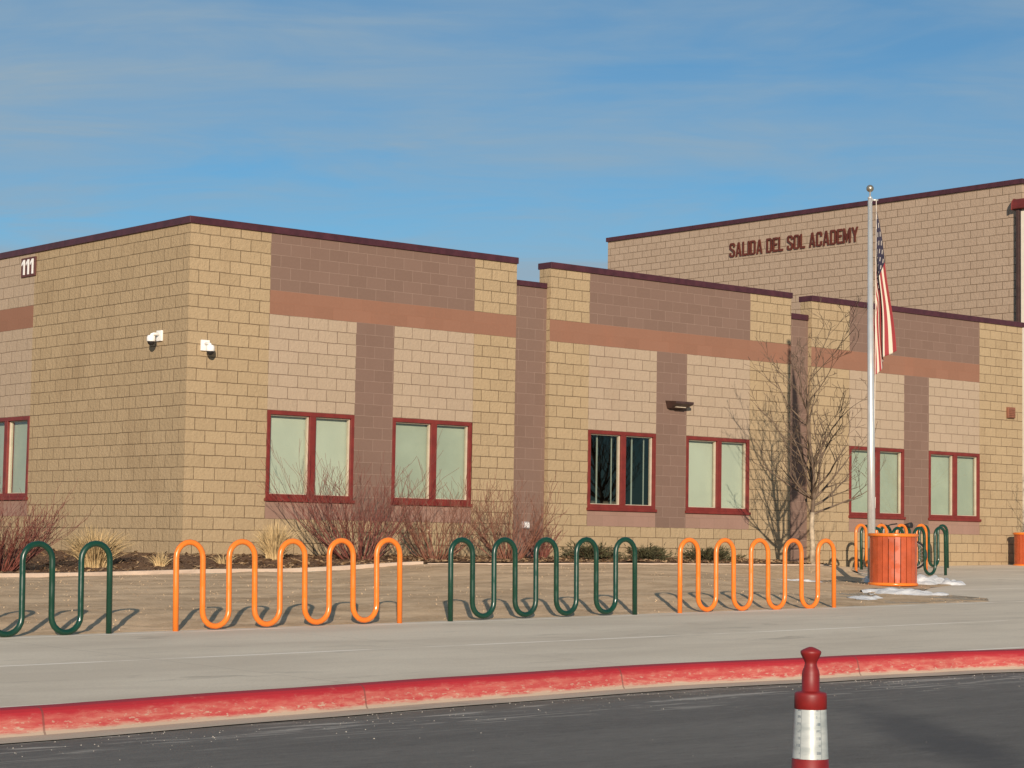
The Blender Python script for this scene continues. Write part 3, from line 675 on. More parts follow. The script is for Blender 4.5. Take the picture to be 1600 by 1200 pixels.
for k in range(3):
    mb = MB(); polys = [[(0.085, 0), (0.135, 0), (0.135, 0.28), (0.085, 0.28)], [(0.085, 0.28), (0.02, 0.215), (0.02, 0.17), (0.085, 0.215)]]
    def place(x, z, d, k=k): return (-0.031 - d, 5.885 - 0.03 - 0.165 * k - x + 0.01, 4.782 + z)
    glyph(mb, polys, 0, 1.0, 0.012, place, WHITE); mb.build('digit', num)

# fixtures ----------------------------------------------------------------
def dome_camera(label, face, s, z):
    t = thing('security_camera', label, 'camera', group='white dome cameras either side of the corner')
    def P(a, d, zz): return (s + a * .82, -d * .82, z + zz * .82) if face == 'y' else (-d * .82, s - a * .82, z + zz * .82)
    def bx(b, a0, d0, z0, a1, d1, z1, m):
        p, q = P(a0, d0, z0), P(a1, d1, z1); b.box(tuple(min(i, j) for i, j in zip(p, q)), tuple(max(i, j) for i, j in zip(p, q)), m)
    b = MB(); bx(b, -0.10, 0.0, -0.11, 0.10, 0.045, 0.11, WHITE); b.build('wall_plate', t, bevel=0.006)
    b = MB(); b.tube([P(0, 0.045, 0.03), P(0, 0.16, 0.03), P(0, 0.21, 0.01), P(0, 0.22, -0.03)], 0.027, WHITE, 10); b.build('arm', t)
    c = P(0, 0.22, -0.10); q = lambda pr: [(a * .82, z_ * .82) for a, z_ in pr]
    b = MB(); b.lathe(q([(0.03, 0.105), (0.075, 0.09), (0.088, 0.05), (0.09, -0.02), (0.084, -0.03)]), WHITE, 24, c); b.build('housing', t)
    b = MB(); b.lathe(q([(0.001, -0.112), (0.035, -0.102), (0.06, -0.08), (0.074, -0.045), (0.078, -0.0305)]), BLACK, 24, c); b.build('dome', t)
dome_camera('white dome camera on the left flank of the yellow corner', 'x', 0.86, 3.34)
dome_camera('white dome camera with black lens on the front face right of the corner', 'y', 0.33, 3.15)
t = thing('wall_light', 'dark bronze wedge wall light between the middle pair of windows', 'lamp')
b = MB(); X0, X1 = 11.02, 11.52
b.face([(X0 + .06, 0, 2.66), (X1 - .06, 0, 2.66), (X1 - .06, -0.03, 2.66), (X0 + .06, -0.03, 2.66)], BRONZE)
sec = [(0, 2.665), (-0.10, 2.665), (-0.30, 2.755), (-0.30, 2.80), (0, 2.82)]
for xx, fl in ((X0, 1), (X1, 0)):
    p = [(xx + (0.05 if xx == X0 else -0.05) * (1 if z < 2.7 else 0), y, z) for y, z in sec]; b.face(p if fl else p[::-1], BRONZE)
for i in range(5):
    (y0, z0), (y1, z1) = sec[i], sec[(i+1) % 5]; q0 = 0.05 * (z0 < 2.7); q1 = 0.05 * (z1 < 2.7)
    b.face([(X0 + q0, y0, z0), (X1 - q0, y0, z0), (X1 - q1, y1, z1), (X0 + q1, y1, z1)], BRONZE)
b.build('housing', t)
b = MB(); b.box((X0 + 0.12, -0.20, 2.685), (X1 - 0.12, -0.105, 2.70), CREAM); b.build('lens', t)
t = thing('wall_vent', 'small square brown vent on yellow block near the right edge', 'vent')
b = MB(); b.box((22.04, -0.07, 3.02), (22.30, -0.002, 3.27), VENTBR); b.build('housing', t, bevel=0.006)
for k in range(5):
    b = MB(); z = 3.05 + k * 0.042; b.face([(22.06, -0.072, z), (22.28, -0.072, z), (22.28, -0.088, z - 0.014), (22.06, -0.088, z - 0.014)], VENTBR); b.face([(22.06, -0.088, z - 0.014), (22.28, -0.088, z - 0.014), (22.28, -0.072, z - 0.016), (22.06, -0.072, z - 0.016)], VENTBR); b.build('louvre', t)
t = thing('outlet_box', 'small grey outdoor outlet box low on the mauve recess', 'outlet')
b = MB(); b.box((7.41, 0.04, 0.235), (7.56, 0.098, 0.36), GREY); b.build('box', t, bevel=0.005)
b = MB(); b.box((7.435, 0.028, 0.255), (7.535, 0.0395, 0.34), WHITE); b.build('cover', t, bevel=0.004)
t = thing('roof_antenna', 'thin metal antenna elements just above the hall roof edge', 'antenna')
b = MB()
b.tube([(28.3, 16.3, 9.3), (28.3, 16.3, 9.86)], 0.012, GREY, 6); b.build('mast', t)
b = MB(); b.tube([(28.3, 17.1, 9.86), (28.3, 15.9, 9.88)], 0.010, GREY, 6); b.tube([(28.3, 15.6, 9.74), (28.3, 14.6, 9.80)], 0.012, GREY, 6); b.tube([(28.3, 16.3, 9.80), (28.3, 15.2, 9.77)], 0.006, GREY, 6); b.build('element', t)

# ------------------------------------------------------------------ bike racks
def rack_mesh(name, loops, H, r, mat, pitch=0.3145, low=0.035, seg=10):
    """wave of tube: loops top arches, loops-1 bottom arches, both ends run into the ground"""
    pts = []; R_ = pitch / 2; n = loops * 2
    pts.append((0, 0, -0.12)); pts.append((0, 0, H * 0.5))
    for i in range(n - 1):
        x0 = i * pitch; c = x0 + R_
        if i % 2 == 0:
            for k in range(seg + 1):
                a = math.pi - math.pi * k / seg; pts.append((c + R_ * math.cos(a), 0, H - r - R_ + R_ * math.sin(a)))
        else:
            for k in range(seg + 1):
                a = math.pi + math.pi * k / seg; pts.append((c + R_ * math.cos(a), 0, low + r * 0 + R_ + R_ * math.sin(a)))
    pts.append(((n - 1) * pitch, 0, -0.12))
    mb = MB(); mb.tube(pts, r, mat, 14)
    # small welded collars where tube lengths join
    me = mb.build(name)
    return me
def place_rack(name, loops, mat, x, y, z0, z1, H, label, group):
    o = rack_mesh(name, loops, H, 0.030, mat)
    L_ = (loops * 2 - 1) * 0.3145
    o.location = (x, y, z0); o.rotation_euler = (0, -math.atan2(z1 - z0, L_), 0)
    return tag(o, label, 'bike rack', group)
gA = 'wave bike racks along the pavement edge'; gB = 'wave bike racks behind the litter bin'
place_rack('bike_rack', 5, GREEN, -7.93 - 2.83, -11.6, -1.03, -0.985, 0.925, 'dark green wave bike rack cut off by the left frame edge', gA)
place_rack('bike_rack', 5, ORANGE, -7.17, -11.6, -0.965, -0.905, 0.925, 'orange wave bike rack in front of the large red twig shrub', gA)
place_rack('bike_rack', 5, GREEN, -3.63, -11.6, -0.895, -0.855, 0.925, 'dark green wave bike rack in front of two junipers at mid frame', gA)
place_rack('bike_rack', 5, ORANGE, -0.04, -11.6, -0.85, -0.825, 0.925, 'orange wave bike rack in front of the bare young tree', gA)
place_rack('bike_rack', 4, ORANGE, 14.33, -2.1, -0.475, -0.44, 0.93, 'smaller orange wave bike rack half hidden behind the litter bin', gB)
place_rack('bike_rack', 4, GREEN, 14.62 - 2.2, -4.1, -0.58, -0.535, 0.95, 'dark green wave bike rack standing nearest behind the litter bin', gB)
place_rack('bike_rack', 5, GREEN, 18.5 - 2.83, -1.1, -0.48, -0.42, 0.93, 'dark green wave bike rack farthest back against the school wall', gB)

# ------------------------------------------------------------------ litter bins
def litter_bin(loc, label, r=0.388, H=0.89, mat=BINRED, rim=ORANGE):
    t = thing('litter_bin', label, 'litter bin', loc, group='round slatted litter bins')
    n = 24
    for part in ('slat',):
        b = MB()
        for k in range(n):
            a = 2 * math.pi * (k + 0.37) / n; ca, sa = math.cos(a), math.sin(a); w = r * math.pi / n * 0.87
            mpt = lambda u, d, z: (ca * (r + d) - sa * u, sa * (r + d) + ca * u, z)
            ww = 0.002 * rnd.uniform(-1, 1)
            P = [mpt(-w, -0.02, 0.05), mpt(w, -0.02, 0.05), mpt(w, ww, 0.05), mpt(-w, ww, 0.05)]
            Q = [(x, y, H - 0.05) for x, y, z in P]
            b.face(P[::-1], mat); b.face(Q, mat)
            for i in range(4): b.face([P[i], P[(i+1) % 4], Q[(i+1) % 4], Q[i]], mat)
        b.build('slats', t)
    def ring(z, rr, th):
        b = MB(); pts = [(r * math.cos(2*math.pi*k/40), r * math.sin(2*math.pi*k/40), z) for k in range(41)]
        b.tube(pts, th, rim, 10, cap=False); return b
    ring(H - 0.035, r, 0.030).build('top_rim', t); ring(0.045, r, 0.028).build('bottom_rim', t)
    b = MB(); b.lathe([(r - 0.035, 0.03), (r - 0.035, H - 0.10), (r - 0.05, H - 0.10), (r - 0.05, 0.06)], BLACK, 32); b.build('liner', t)
    return t
litter_bin((9.28, -7.22, plane(9.28, -7.22) - 0.01), 'orange red slatted litter bin in front of the flagpole')
litter_bin((22.05, -0.62, -0.42), 'orange red slatted litter bin against the wall at the right edge', 0.33, 0.80)
t = MB(); t.box((21.35, -1.15, -0.60), (24.0, -0.03, -0.30 - 0.09), EDGE)
tag(t.build('concrete_plinth', bevel=0.01), 'low pale concrete pad under the litter bin beside the wall', 'plinth')

# ------------------------------------------------------------------ flagpole and flag
PX, PY = 10.03, -6.06; PB = plane(PX, PY)
t = thing('flagpole', 'tall brushed aluminium flagpole with ball finial behind the litter bin', 'flagpole', (PX, PY, PB))
ZT_ = 6.06 - PB
b = MB(); b.tube([(0.042, -0.036, -0.1), (0.026, -0.022, 2.2), (0, 0, ZT_)], [0.070, 0.066, 0.038], ALU, 24); b.build('shaft', t)
b = MB(); b.lathe([(0.13, 0.0), (0.13, 0.02), (0.10, 0.05), (0.075, 0.08)], ALU, 28); b.build('flash_collar', t)
b = MB(); b.lathe([(0.040, ZT_ + 0.001), (0.040, ZT_ + 0.03), (0.014, ZT_ + 0.035), (0.014, ZT_ + 0.13)], ALU, 16); b.tube([(0.03, -0.02, ZT_ - 0.02), (0.12, -0.08, ZT_ - 0.02)], 0.018, ALU, 8); b.build('truck', t)
b = MB(); cz = ZT_ + 0.18; b.lathe([(0.001 + 0.064 * math.sin(math.pi * i / 14), cz - 0.064 * math.cos(math.pi * i / 14)) for i in range(15)], BALL, 24); b.build('ball_finial', t)
hd = Vector((0.762, -0.647, 0))                               # the side the flag hangs on
b = MB(); b.tube([hd * 0.11 + Vector((0, 0, ZT_ - 0.03)), hd * 0.10 + Vector((0, 0, 3.5)), hd * 0.08 + Vector((0, 0, 1.35))], 0.006, ROPE, 6); b.build('halyard', t)
b = MB(); b.tube([hd * 0.07 + Vector((0, 0, 1.25)), hd * 0.10 + Vector((0, 0, 1.30)), hd * 0.10 + Vector((0, 0, 1.48))], 0.018, ROPE, 8); b.build('cleat', t)
def flag_mat():
    m, N, L, b = new_mat('flag_cloth'); uv = N.new('ShaderNodeTexCoord').outputs['UV']
    s = N.new('ShaderNodeSeparateXYZ'); L.new(uv, s.inputs[0]); u, v = s.outputs[0], s.outputs[1]
    st = mth(N, L, 'MODULO', mth(N, L, 'FLOOR', mth(N, L, 'MULTIPLY', v, 13)), 2)
    col = mix(N, L, st, (0.30, 0.035, 0.040), (0.60, 0.53, 0.43))
    cant = mth(N, L, 'MULTIPLY', mth(N, L, 'LESS_THAN', u, 0.40), mth(N, L, 'LESS_THAN', v, 7 / 13))
    su = mth(N, L, 'ABSOLUTE', mth(N, L, 'SUBTRACT', mth(N, L, 'FRACT', mth(N, L, 'MULTIPLY', u, 15)), 0.5))
    sv = mth(N, L, 'ABSOLUTE', mth(N, L, 'SUBTRACT', mth(N, L, 'FRACT', mth(N, L, 'MULTIPLY', v, 9)), 0.5))
    star = mth(N, L, 'LESS_THAN', mth(N, L, 'ADD', mth(N, L, 'MULTIPLY', su, 1.0), sv), 0.27)
    blue = mix(N, L, star, (0.022, 0.018, 0.038), (0.40, 0.36, 0.32))
    L.new(mix(N, L, cant, col, blue), b.inputs['Base Color']); b.inputs['Roughness'].default_value = 0.85
    bump(N, L, b, noise(N, L, objvec(N), 9, 3), 0.3, 0.02)
    return m
FL = flag_mat()
HOIST, FLY = 1.55, 2.4
nu, nv = 90, 78; fb = MB(); P = []
dp = Vector((0.647, 0.762, 0))                                # depth direction, away from the camera
for j in range(nv + 1):
    v = j / nv
    for i in range(nu + 1):
        u = i / nu
        # limp cloth: the fly collapses into folds and sinks
        a_ = 0.37 * (u ** 0.85)
        fv = lin([(0, 0), (0.10, 0.17), (0.26, 0.60), (0.38, 0.50), (0.52, 0.66), (0.62, 0.56), (0.76, 0.70), (1.0, 1.02)], v)
        fd = lin([(0, 0.0), (0.10, 0.05), (0.26, -0.02), (0.38, 0.14), (0.52, 0.06), (0.62, 0.17), (0.76, 0.04), (1.0, 0.08)], v)
        outx = a_ * (1 - fv) + 0.012 * math.sin(9 * u + 6 * v) * sm(u * 4)
        dep = fd * sm(u * 1.8) + 0.02 * math.sin(7 * u + 4 * v) * sm(u * 3)
        z = -HOIST * v * (1 - 0.72 * sm(u / 0.75)) - 2.50 * u ** 1.05
        P.append(hd * (0.10 + max(-0.02, outx)) + dp * dep + Vector((0, 0, z)))
for j in range(nv):
    for i in range(nu):
        a = j * (nu + 1) + i
        fb.face([P[a], P[a+1], P[a+nu+2], P[a+nu+1]], FL, [(i/nu, j/nv), ((i+1)/nu, j/nv), ((i+1)/nu, (j+1)/nv), (i/nu, (j+1)/nv)], smooth=True)
fo = fb.build('flag', None, (PX, PY, 5.90))
bm = bmesh.new(); bm.from_mesh(fo.data); bmesh.ops.remove_doubles(bm, verts=bm.verts, dist=1e-5); bm.to_mesh(fo.data); bm.free()
md = fo.modifiers.new('thickness', 'SOLIDIFY'); md.thickness = 0.003
tag(fo, 'limp red and white striped flag with blue canton hanging on the flagpole', 'flag')

# ------------------------------------------------------------------ bicycle between the far racks
t = thing('bicycle', 'small dark bicycle parked between the racks behind the litter bin', 'bicycle', (16.1, -2.15, -0.45), R(97))
def wheel(x, r=0.27):
    b = MB(); pts = [(x + r * math.cos(2*math.pi*k/36), 0, r + 0.02 + r * math.sin(2*math.pi*k/36)) for k in range(37)]
    b.tube(pts, 0.022, BLACK, 8, cap=False); w = b.build('wheel', t)
    b = MB(); q = [(x + (r - 0.028) * math.cos(2*math.pi*k/36), 0, r + 0.02 + (r - 0.028) * math.sin(2*math.pi*k/36)) for k in range(37)]
    b.tube(q, 0.008, GREY, 6, cap=False)
    for k in range(16):
        a = 2 * math.pi * k / 16; b.tube([(x, 0.02 * (-1) ** k, r + 0.02), (x + (r - 0.03) * math.cos(a), 0, r + 0.02 + (r - 0.03) * math.sin(a))], 0.002, GREY, 4)
    b.tube([(x, -0.05, r + 0.02), (x, 0.05, r + 0.02)], 0.018, GREY, 8); b.build('rim_and_spokes', w)
wheel(0.0); wheel(0.92)
b = MB(); bbk = (0.36, 0, 0.27); st = (0.24, 0, 0.66); hdt = (0.76, 0, 0.70); hdb = (0.79, 0, 0.58)
for p, q, r_ in ((bbk, st, .016), (bbk, hdb, .019), (st, hdt, .016), (hdt, hdb, .021)): b.tube([p, q], r_, DARKFR, 8)
for s in (-1, 1):
    b.tube([(0, .05 * s, .29), bbk], .010, DARKFR, 6); b.tube([(0, .05 * s, .29), st], .009, DARKFR, 6); b.tube([hdb, (0.84, .05 * s, .50), (0.92, .05 * s, .29)], .012, DARKFR, 6)
b.build('frame', t)
b = MB(); b.tube([st, (0.21, 0, 0.86)], .013, GREY, 8); b.tube([(0.08, 0, .90), (0.18, 0, .89), (0.36, 0, .88)], [.062, .05, .015], BLACK, 10); b.build('saddle', t)
b = MB(); b.tube([hdt, (0.75, 0, 0.80), (0.72, 0, .86)], .014, GREY, 8); b.tube([(0.62, -.30, .93), (0.68, -.16, .91), (0.73, 0, .86), (0.68, .16, .91), (0.62, .30, .93)], .013, BLACK, 8); b.build('handlebar', t)
b = MB(); b.lathe([(0.07, -0.004), (0.07, 0.004)], GREY, 20); o = b.build('crank', t, bbk); o.rotation_euler = (R(90), 0, 0)

# ------------------------------------------------------------------ delineator cone
CX, CY = -13.58, -25.80; CZ = -0.312; GZc = plane(CX, CY) - 0.183
t = thing('traffic_cone', 'dark red delineator cone with white reflective band and knob top', 'traffic cone', (CX, CY, GZc), R(20))
Ht = CZ - GZc
zz = lambda d: Ht - d
body = [(0.004, 0.0), (0.012, 0.0025), (0.024, 0.008), (0.031, 0.0125), (0.0325, 0.0165), (0.031, 0.022), (0.0265, 0.032), (0.021, 0.042), (0.0185, 0.048), (0.0185, 0.054), (0.021, 0.063), (0.0255, 0.073), (0.0275, 0.085), (0.0275, 0.134),
        (0.032, 0.1365), (0.045, 0.139), (0.049, 0.142), (0.050, 0.150), (0.050, 0.188), (0.0475, 0.190), (0.0545, 0.341), (0.0565, 0.343), (0.063, 0.50), (0.067, 0.62), (0.075, 0.80), (0.082, Ht - 0.05)]
b = MB(); b.lathe([(r_, zz(d)) for r_, d in body][::-1], CONERED, 40); b.build('body', t)
def band_mat():
    m, N, L, b = new_mat('reflective_sheeting'); uv = N.new('ShaderNodeTexCoord').outputs['UV']
    s = N.new('ShaderNodeSeparateXYZ'); L.new(uv, s.inputs[0])
    w = mth(N, L, 'FRACT', mth(N, L, 'MULTIPLY', s.outputs[1], 46.0)); dash = mth(N, L, 'LESS_THAN', mth(N, L, 'ABSOLUTE', mth(N, L, 'SUBTRACT', w, 0.5)), 0.20)
    cu = mth(N, L, 'FRACT', mth(N, L, 'ADD', mth(N, L, 'MULTIPLY', s.outputs[0], 5.0), 0.30)); col_ = mth(N, L, 'LESS_THAN', mth(N, L, 'ABSOLUTE', mth(N, L, 'SUBTRACT', cu, 0.5)), 0.11)
    n_ = ramp(N, L, noise(N, L, objvec(N), 60, 4), 0.35, 0.6)
    f = mth(N, L, 'MULTIPLY', mth(N, L, 'MULTIPLY', dash, col_), mth(N, L, 'MULTIPLY', n_, 0.75))
    base = mix(N, L, ramp(N, L, noise(N, L, mapped(N, L, objvec(N), (1, 1, 4)), 12, 4), 0.3, 0.7), (0.36, 0.39, 0.38), (0.50, 0.52, 0.50))
    col = mix(N, L, f, base, (0.12, 0.15, 0.18))
    edge = mth(N, L, 'LESS_THAN', mth(N, L, 'ABSOLUTE', mth(N, L, 'SUBTRACT', cu, 0.64)), 0.014)
    col = mix(N, L, mth(N, L, 'MULTIPLY', edge, 0.6), col, (0.10, 0.12, 0.14))
    L.new(col, b.inputs['Base Color']); b.inputs['Roughness'].default_value = 0.35; b.inputs['Metallic'].default_value = 0.2
    return m
BAND = band_mat()
b = MB(); b.lathe([(0.0560, zz(0.3405)), (0.0490, zz(0.1905))], BAND, 40, cap=False); b.build('reflective_band', t)
b = MB(); b.box((-0.19, -0.19, 0.0), (0.19, 0.19, 0.05), BLACK); b.build('base', t, bevel=0.015)

# ------------------------------------------------------------------ snow
def snow(x, y, L_, W_, rz, h, label, seed):
    r = random.Random(seed); n = 46; m_ = 14; mb = MB(); V = []
    for j in range(m_ + 1):
        for i in range(n + 1):
            u = i / n * 2 - 1; v = j / m_ * 2 - 1
            px_, py_ = u * L_ / 2, v * W_ / 2
            e = 1 - math.sqrt(u * u + v * v) * (1.0 + 0.6 * nz(px_ * 1.8 + seed, py_ * 3, 1.0)) + 0.75 * nz(px_ * 3 + seed, py_ * 6, 1, 2)
            hh = h * max(-0.6, min(1.0, e * 2.2)) * (0.7 + 0.9 * nz(px_ * 6, py_ * 6, 1, 3))
            wx = x + px_ * math.cos(rz) - py_ * math.sin(rz); wy = y + px_ * math.sin(rz) + py_ * math.cos(rz)
            g = max(plane(wx, wy), dirt_z(wx, wy) if wx < xb(wy) else -9)
            V.append((wx, wy, g + hh))
    for j in range(m_):
        for i in range(n):
            a = j * (n + 1) + i; mb.face([V[a], V[a+1], V[a+n+2], V[a+n+1]], SNOW, smooth=True)
    o = mb.build('snow_patch'); bm = bmesh.new(); bm.from_mesh(o.data); bmesh.ops.remove_doubles(bm, verts=bm.verts, dist=1e-5); bm.to_mesh(o.data); bm.free()
    return tag(o, label, 'snow', 'patches of old snow by the litter bin')
snow(10.95, -6.25, 1.55, 2.4, R(-40), 0.12, 'largest patch of old snow right of the litter bin', 3)
snow(7.05, -9.3, 1.2, 1.3, R(-40), 0.055, 'broken patch of old snow in front of the litter bin', 11)
snow(5.15, -10.15, 0.5, 1.3, R(-40), 0.04, 'smallest patch of old snow beside the near orange rack', 23)
snow(9.0, -5.4, 0.7, 0.9, R(-40), 0.04, 'patch of old snow left of and behind the litter bin', 31)

# ------------------------------------------------------------------ plants
def twig_shrub(x, y, h, rad, n, mat, label, seed, group='bare red twig shrubs', r0=0.011):
    r = random.Random(seed); mb = MB(); z = bed_z(x, y) - 0.03
    def grow(p, d, ln, rr, depth):
        pts = [p]; rads = [rr]; k = 5 if depth == 0 else 4
        for i in range(k):
            d = (d + Vector((r.uniform(-.20, .20), r.uniform(-.20, .20), r.uniform(-.04, .20)))).normalized()
            p = p + d * ln / k; pts.append(p); rads.append(rr * (1 - 0.75 * (i + 1) / k))
            if depth < 2 and i >= 1 and r.random() < (0.97 if depth == 0 else 0.6):
                dd = (d + Vector((r.uniform(-.75, .75), r.uniform(-.75, .75), r.uniform(0, .3)))).normalized()
                grow(p, dd, ln * r.uniform(.30, .55), rads[-1] * .75, depth + 1)
        mb.tube(pts, [max(q, 0.0026) for q in rads], mat, 4 if depth == 0 else 3, cap=False)
    for i in range(n):
        a = r.uniform(0, 2 * math.pi); t_ = math.sqrt(r.random()) * 1.0
        tilt = t_ * rad / h * 1.05
        d = Vector((math.cos(a) * tilt, math.sin(a) * tilt, 1)).normalized()
        p = Vector((x + math.cos(a) * 0.20 * t_ * rad, y + math.sin(a) * 0.20 * t_ * rad, z))
        grow(p, d, h * r.uniform(.62, 1.02) / max(0.6, d.z) * (1 - 0.12 * t_), r0 * r.uniform(.7, 1.1), 0)
    return tag(mb.build('twig_shrub'), label, 'shrub', group)
twig_shrub(2.5, -1.5, 1.12, 1.45, 74, TWIG, 'largest bare red twig shrub in front of the first mauve column', 1)
twig_shrub(4.05, -1.55, 0.92, 1.1, 50, TWIG2, 'bare red twig shrub below the second window from the corner', 2)
twig_shrub(5.75, -1.5, 1.05, 1.15, 52, TWIG2, 'bare red twig shrub beside the first narrow recess', 3)
twig_shrub(-3.75, -1.0, 0.72, 1.1, 120, TWIG, 'dense dark red twig shrub behind the left green rack', 4)
twig_shrub(-4.75, -1.2, 0.98, 1.1, 100, TWIG, 'dense red twig shrub cut off by the left edge of the frame', 5)
twig_shrub(6.75, -1.2, 0.50, 0.45, 34, TWIG, 'very low dark red twig shrub beside the leftmost juniper', 6)
def grass_clump(x, y, h, rad, n, label, seed):
    r = random.Random(seed); mb = MB(); z = bed_z(x, y) - 0.02
    for i in range(n):
        a = r.uniform(0, 6.283); t_ = r.random() ** .6; w = r.uniform(.006, .013)
        p0 = Vector((x + math.cos(a) * rad * .25 * t_, y + math.sin(a) * rad * .25 * t_, z)); hh = h * r.uniform(.45, 1.05)
        droop = r.uniform(.2, 1.0) * rad; side = Vector((-math.sin(a), math.cos(a), 0)); ph = r.uniform(0, 3)
        side = (side * math.cos(ph) + Vector((math.cos(a), math.sin(a), 0)) * math.sin(ph)) * w
        pr = None
        for k in range(5):
            s = k / 4; q = p0 + Vector((math.cos(a), math.sin(a), 0)) * droop * t_ * s ** 1.7 + Vector((0, 0, hh * (s - 0.28 * t_ * s ** 3)))
            ww = side * (1 - s * .85)
            if pr: mb.face([pr[0], pr[1], q + ww, q - ww], STRAW)
            pr = (q - ww, q + ww)
    return tag(mb.build('grass_clump'), label, 'grass clump', 'dry ornamental grass clumps')
grass_clump(-2.1, -0.9, 0.72, 0.75, 900, 'dry straw grass clump against the left flank of the yellow corner', 8)
grass_clump(-1.35, -1.6, 0.26, 0.36, 110, 'low flattened dry grass clump left of the corner', 9)
grass_clump(0.95, -1.3, 0.68, 0.50, 700, 'upright dry straw grass clump right of the corner behind the orange rack', 10)
grass_clump(-5.2, -2.2, 0.30, 0.5, 120, 'low dry grass clump at the foot of the leftmost red shrub', 12)
grass_clump(-0.2, -1.6, 0.22, 0.4, 90, 'sparse low dry grass tuft right at the building corner', 13)
def juniper(x, y, w, h, n, label, seed):
    r = random.Random(seed); t_ = thing('juniper', label, 'shrub', (x, y, bed_z(x, y) - .02), group='low dark junipers along the wall')
    st = MB(); fo_ = MB()
    for i in range(n):
        a = r.uniform(0, 6.283); el = r.uniform(.12, 1.15); ln = w * r.uniform(.55, 1.05) * (1 - .35 * el) ; d = Vector((math.cos(a) * math.cos(el), math.sin(a) * math.cos(el), math.sin(el) * h / w * 1.3))
        pts = [Vector((0, 0, 0)) + d * ln * s + Vector((0, 0, -.05 * s * s)) for s in (0, .35, .7, 1)]
        st.tube(pts, [.012, .009, .005, .002], JUNIW, 4, cap=False)
        for k in range(30):
            s = r.uniform(.25, 1.05); p = pts[0] + d * ln * s + Vector((r.gauss(0, .03), r.gauss(0, .03), r.gauss(0, .03) - .05 * s * s))
            dd = (d.normalized() + Vector((r.gauss(0, .5), r.gauss(0, .5), r.gauss(.15, .4)))).normalized(); q = p + dd * r.uniform(.05, .12)
            sd = dd.cross(Vector((r.gauss(0, 1), r.gauss(0, 1), r.gauss(0, 1)))).normalized() * r.uniform(.008, .016)
            fo_.face([p - sd, p + sd, q], JUNI)
    st.build('stems', t_); fo_.build('foliage', t_); return t_
juniper(7.75, -1.4, 0.75, 0.45, 90, 'dark juniper left of the clear dark window', 21)
juniper(9.2, -1.4, 0.72, 0.42, 85, 'dark juniper below the clear dark window', 22)
juniper(10.95, -1.3, 0.85, 0.42, 95, 'dark juniper right of the wall light, nearest the bare tree', 23)
juniper(8.45, -1.1, 0.35, 0.26, 30, 'very small dark juniper between the two left junipers', 24)
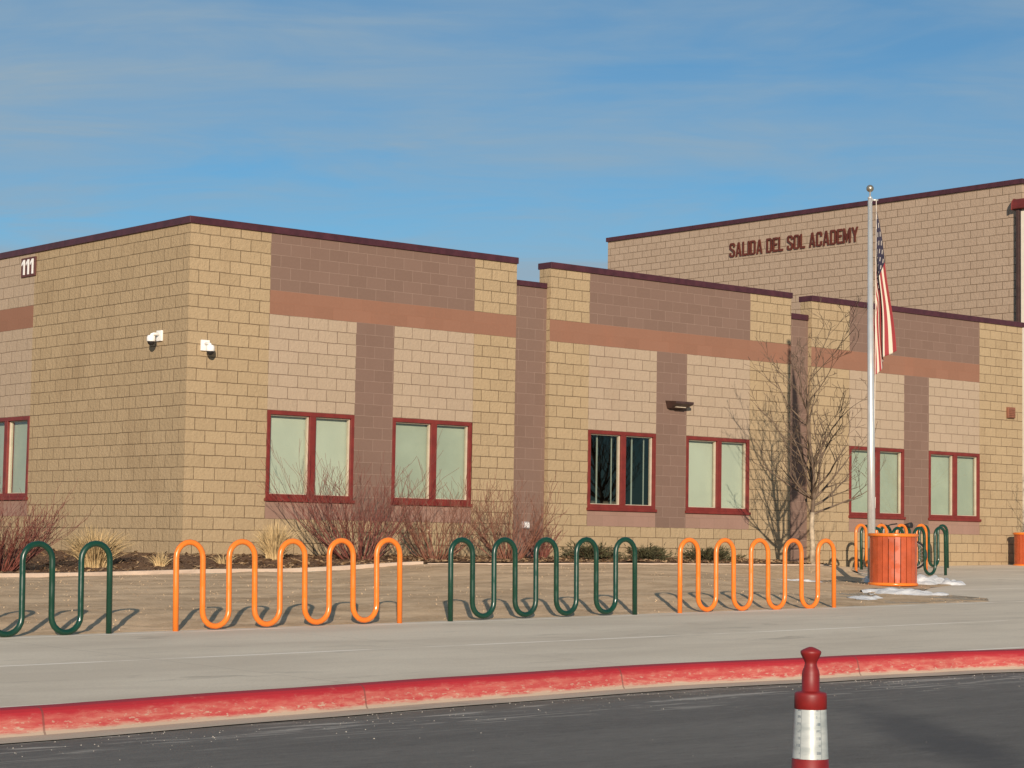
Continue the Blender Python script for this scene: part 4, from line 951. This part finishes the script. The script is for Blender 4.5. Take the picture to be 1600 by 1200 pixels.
def tree(x, y, z, H, label, seed, spread=1.0, fork=1.0):
    r = random.Random(seed); t_ = thing('bare_tree', label, 'tree', (x, y, z))
    tr = MB(); br = MB()
    lean = Vector((0.01, 0, 1))
    tp = [Vector((0, 0, -.1)), Vector((.01, 0, .35)), Vector((-.01, .01, .75)), Vector((0, 0, fork))]
    tr.tube(tp, [.064, .050, .045, .042], BARK, 12); tr.build('trunk', t_)
    def grow(p, d, ln, rr, depth, curl):
        pts = [p]; rads = [rr]; k = 6 if depth < 2 else 4
        for i in range(k):
            d = (d + Vector((r.uniform(-.22, .22), r.uniform(-.22, .22), curl + r.uniform(-.10, .12)))).normalized()
            p = p + d * ln / k; pts.append(p); rads.append(max(.0038, rr * (1 - 0.75 * (i + 1) / k)))
            if depth < 4 and i >= (0 if depth == 0 else 1) and i < k - 0:
                for _ in range(1 if depth else 2):
                    if r.random() < (1.0, 1.0, .9, .6)[min(depth, 3)]:
                        ax = Vector((r.uniform(-1, 1), r.uniform(-1, 1), r.uniform(-.2, .7))).normalized()
                        dd = (d * .75 + ax * .75).normalized()
                        if dd.z < -.1: dd.z *= -.3
                        grow(p, dd, ln * r.uniform(.34, .58), rads[-1] * .78 + .001, depth + 1, curl * .7 + .01)
        br.tube(pts, rads, BRANCH if depth else BRANCH, 6 if depth < 2 else 3, cap=False)
    top = tp[-1]
    grow(top, Vector((.03, .02, 1)), H - fork, .040, 0, .02)
    for a, el, ln in ((3.1, .95, 1.8), (5.2, 1.05, 2.0), (5.9, .30, 1.5), (0.2, .50, 1.5), (1.5, .7, 1.5), (2.6, .45, 1.5), (3.3, .35, 1.4), (3.9, .5, 1.5), (4.7, .8, 1.7), (5.5, .45, 1.5), (0.9, 1.0, 2.0)):
        grow(top + Vector((0, 0, r.uniform(-.1, .35))), Vector((math.cos(a) * math.cos(el), math.sin(a) * math.cos(el), math.sin(el))), ln * spread * r.uniform(.85, 1.1), .025, 1, .05)
    br.build('branches', t_); return t_
tree(12.15, -2.88, -0.37, 3.55, 'bare young tree with pale trunk left of the flagpole', 41, 0.80)
tree(21.9, -2.6, -0.45, 4.0, 'bare tree mostly outside the right edge of the frame', 52, 0.8)

# leaf and bark litter scattered over the bed: uncountable
lb = MB(); r = random.Random(99)
for i in range(9000):
    x = r.uniform(-7, 13.2); y = r.uniform(-2.95, -0.02) if x > 0 else r.uniform(-2.95, 6)
    if x > 0 and r.random() < 0.15: y = -2.9 + r.random() * .3
    if x < -0.05 or y < -0.05:
        z = bed_z(x, y) + r.uniform(0.0, .03); s = r.uniform(.012, .05); a = r.uniform(0, 6.28); d = Vector((math.cos(a), math.sin(a), r.uniform(-.5, .5))) * s
        e = Vector((-math.sin(a), math.cos(a), r.uniform(-.6, .9))) * s * r.uniform(.15, .5); p = Vector((x, y, z))
        lb.face([p - d - e, p + d - e, p + d + e, p - d + e], LEAF if r.random() < .55 else MULCH)
struct(lb.build('leaf_litter'), 'stuff')['label'] = 'dry leaves and bark chips over the mulch beds'
# dormant turf stubble over the dirt verge
gb_ = MB(); r = random.Random(77)
for i in range(5000):
    x = r.uniform(-13, 11.5); y = -11.55 + 8.6 * r.random()
    if x > xb(y) - .1 or nz(x, y, 0.8, 9) + 0.5 * nz(x, y, 3, 2) < r.uniform(-.5, .35): continue
    z = dirt_z(x, y) - .003; a = r.uniform(0, 6.28); h = r.uniform(.008, .030); w = r.uniform(.003, .008)
    p = Vector((x, y, z)); q = p + Vector((r.gauss(0, .02), r.gauss(0, .02), h)); sd = Vector((math.cos(a), math.sin(a), 0)) * w
    gb_.face([p - sd, p + sd, q], STUB)
struct(gb_.build('dormant_turf'), 'stuff')['label'] = 'short dormant grass stubble on the dirt verge'
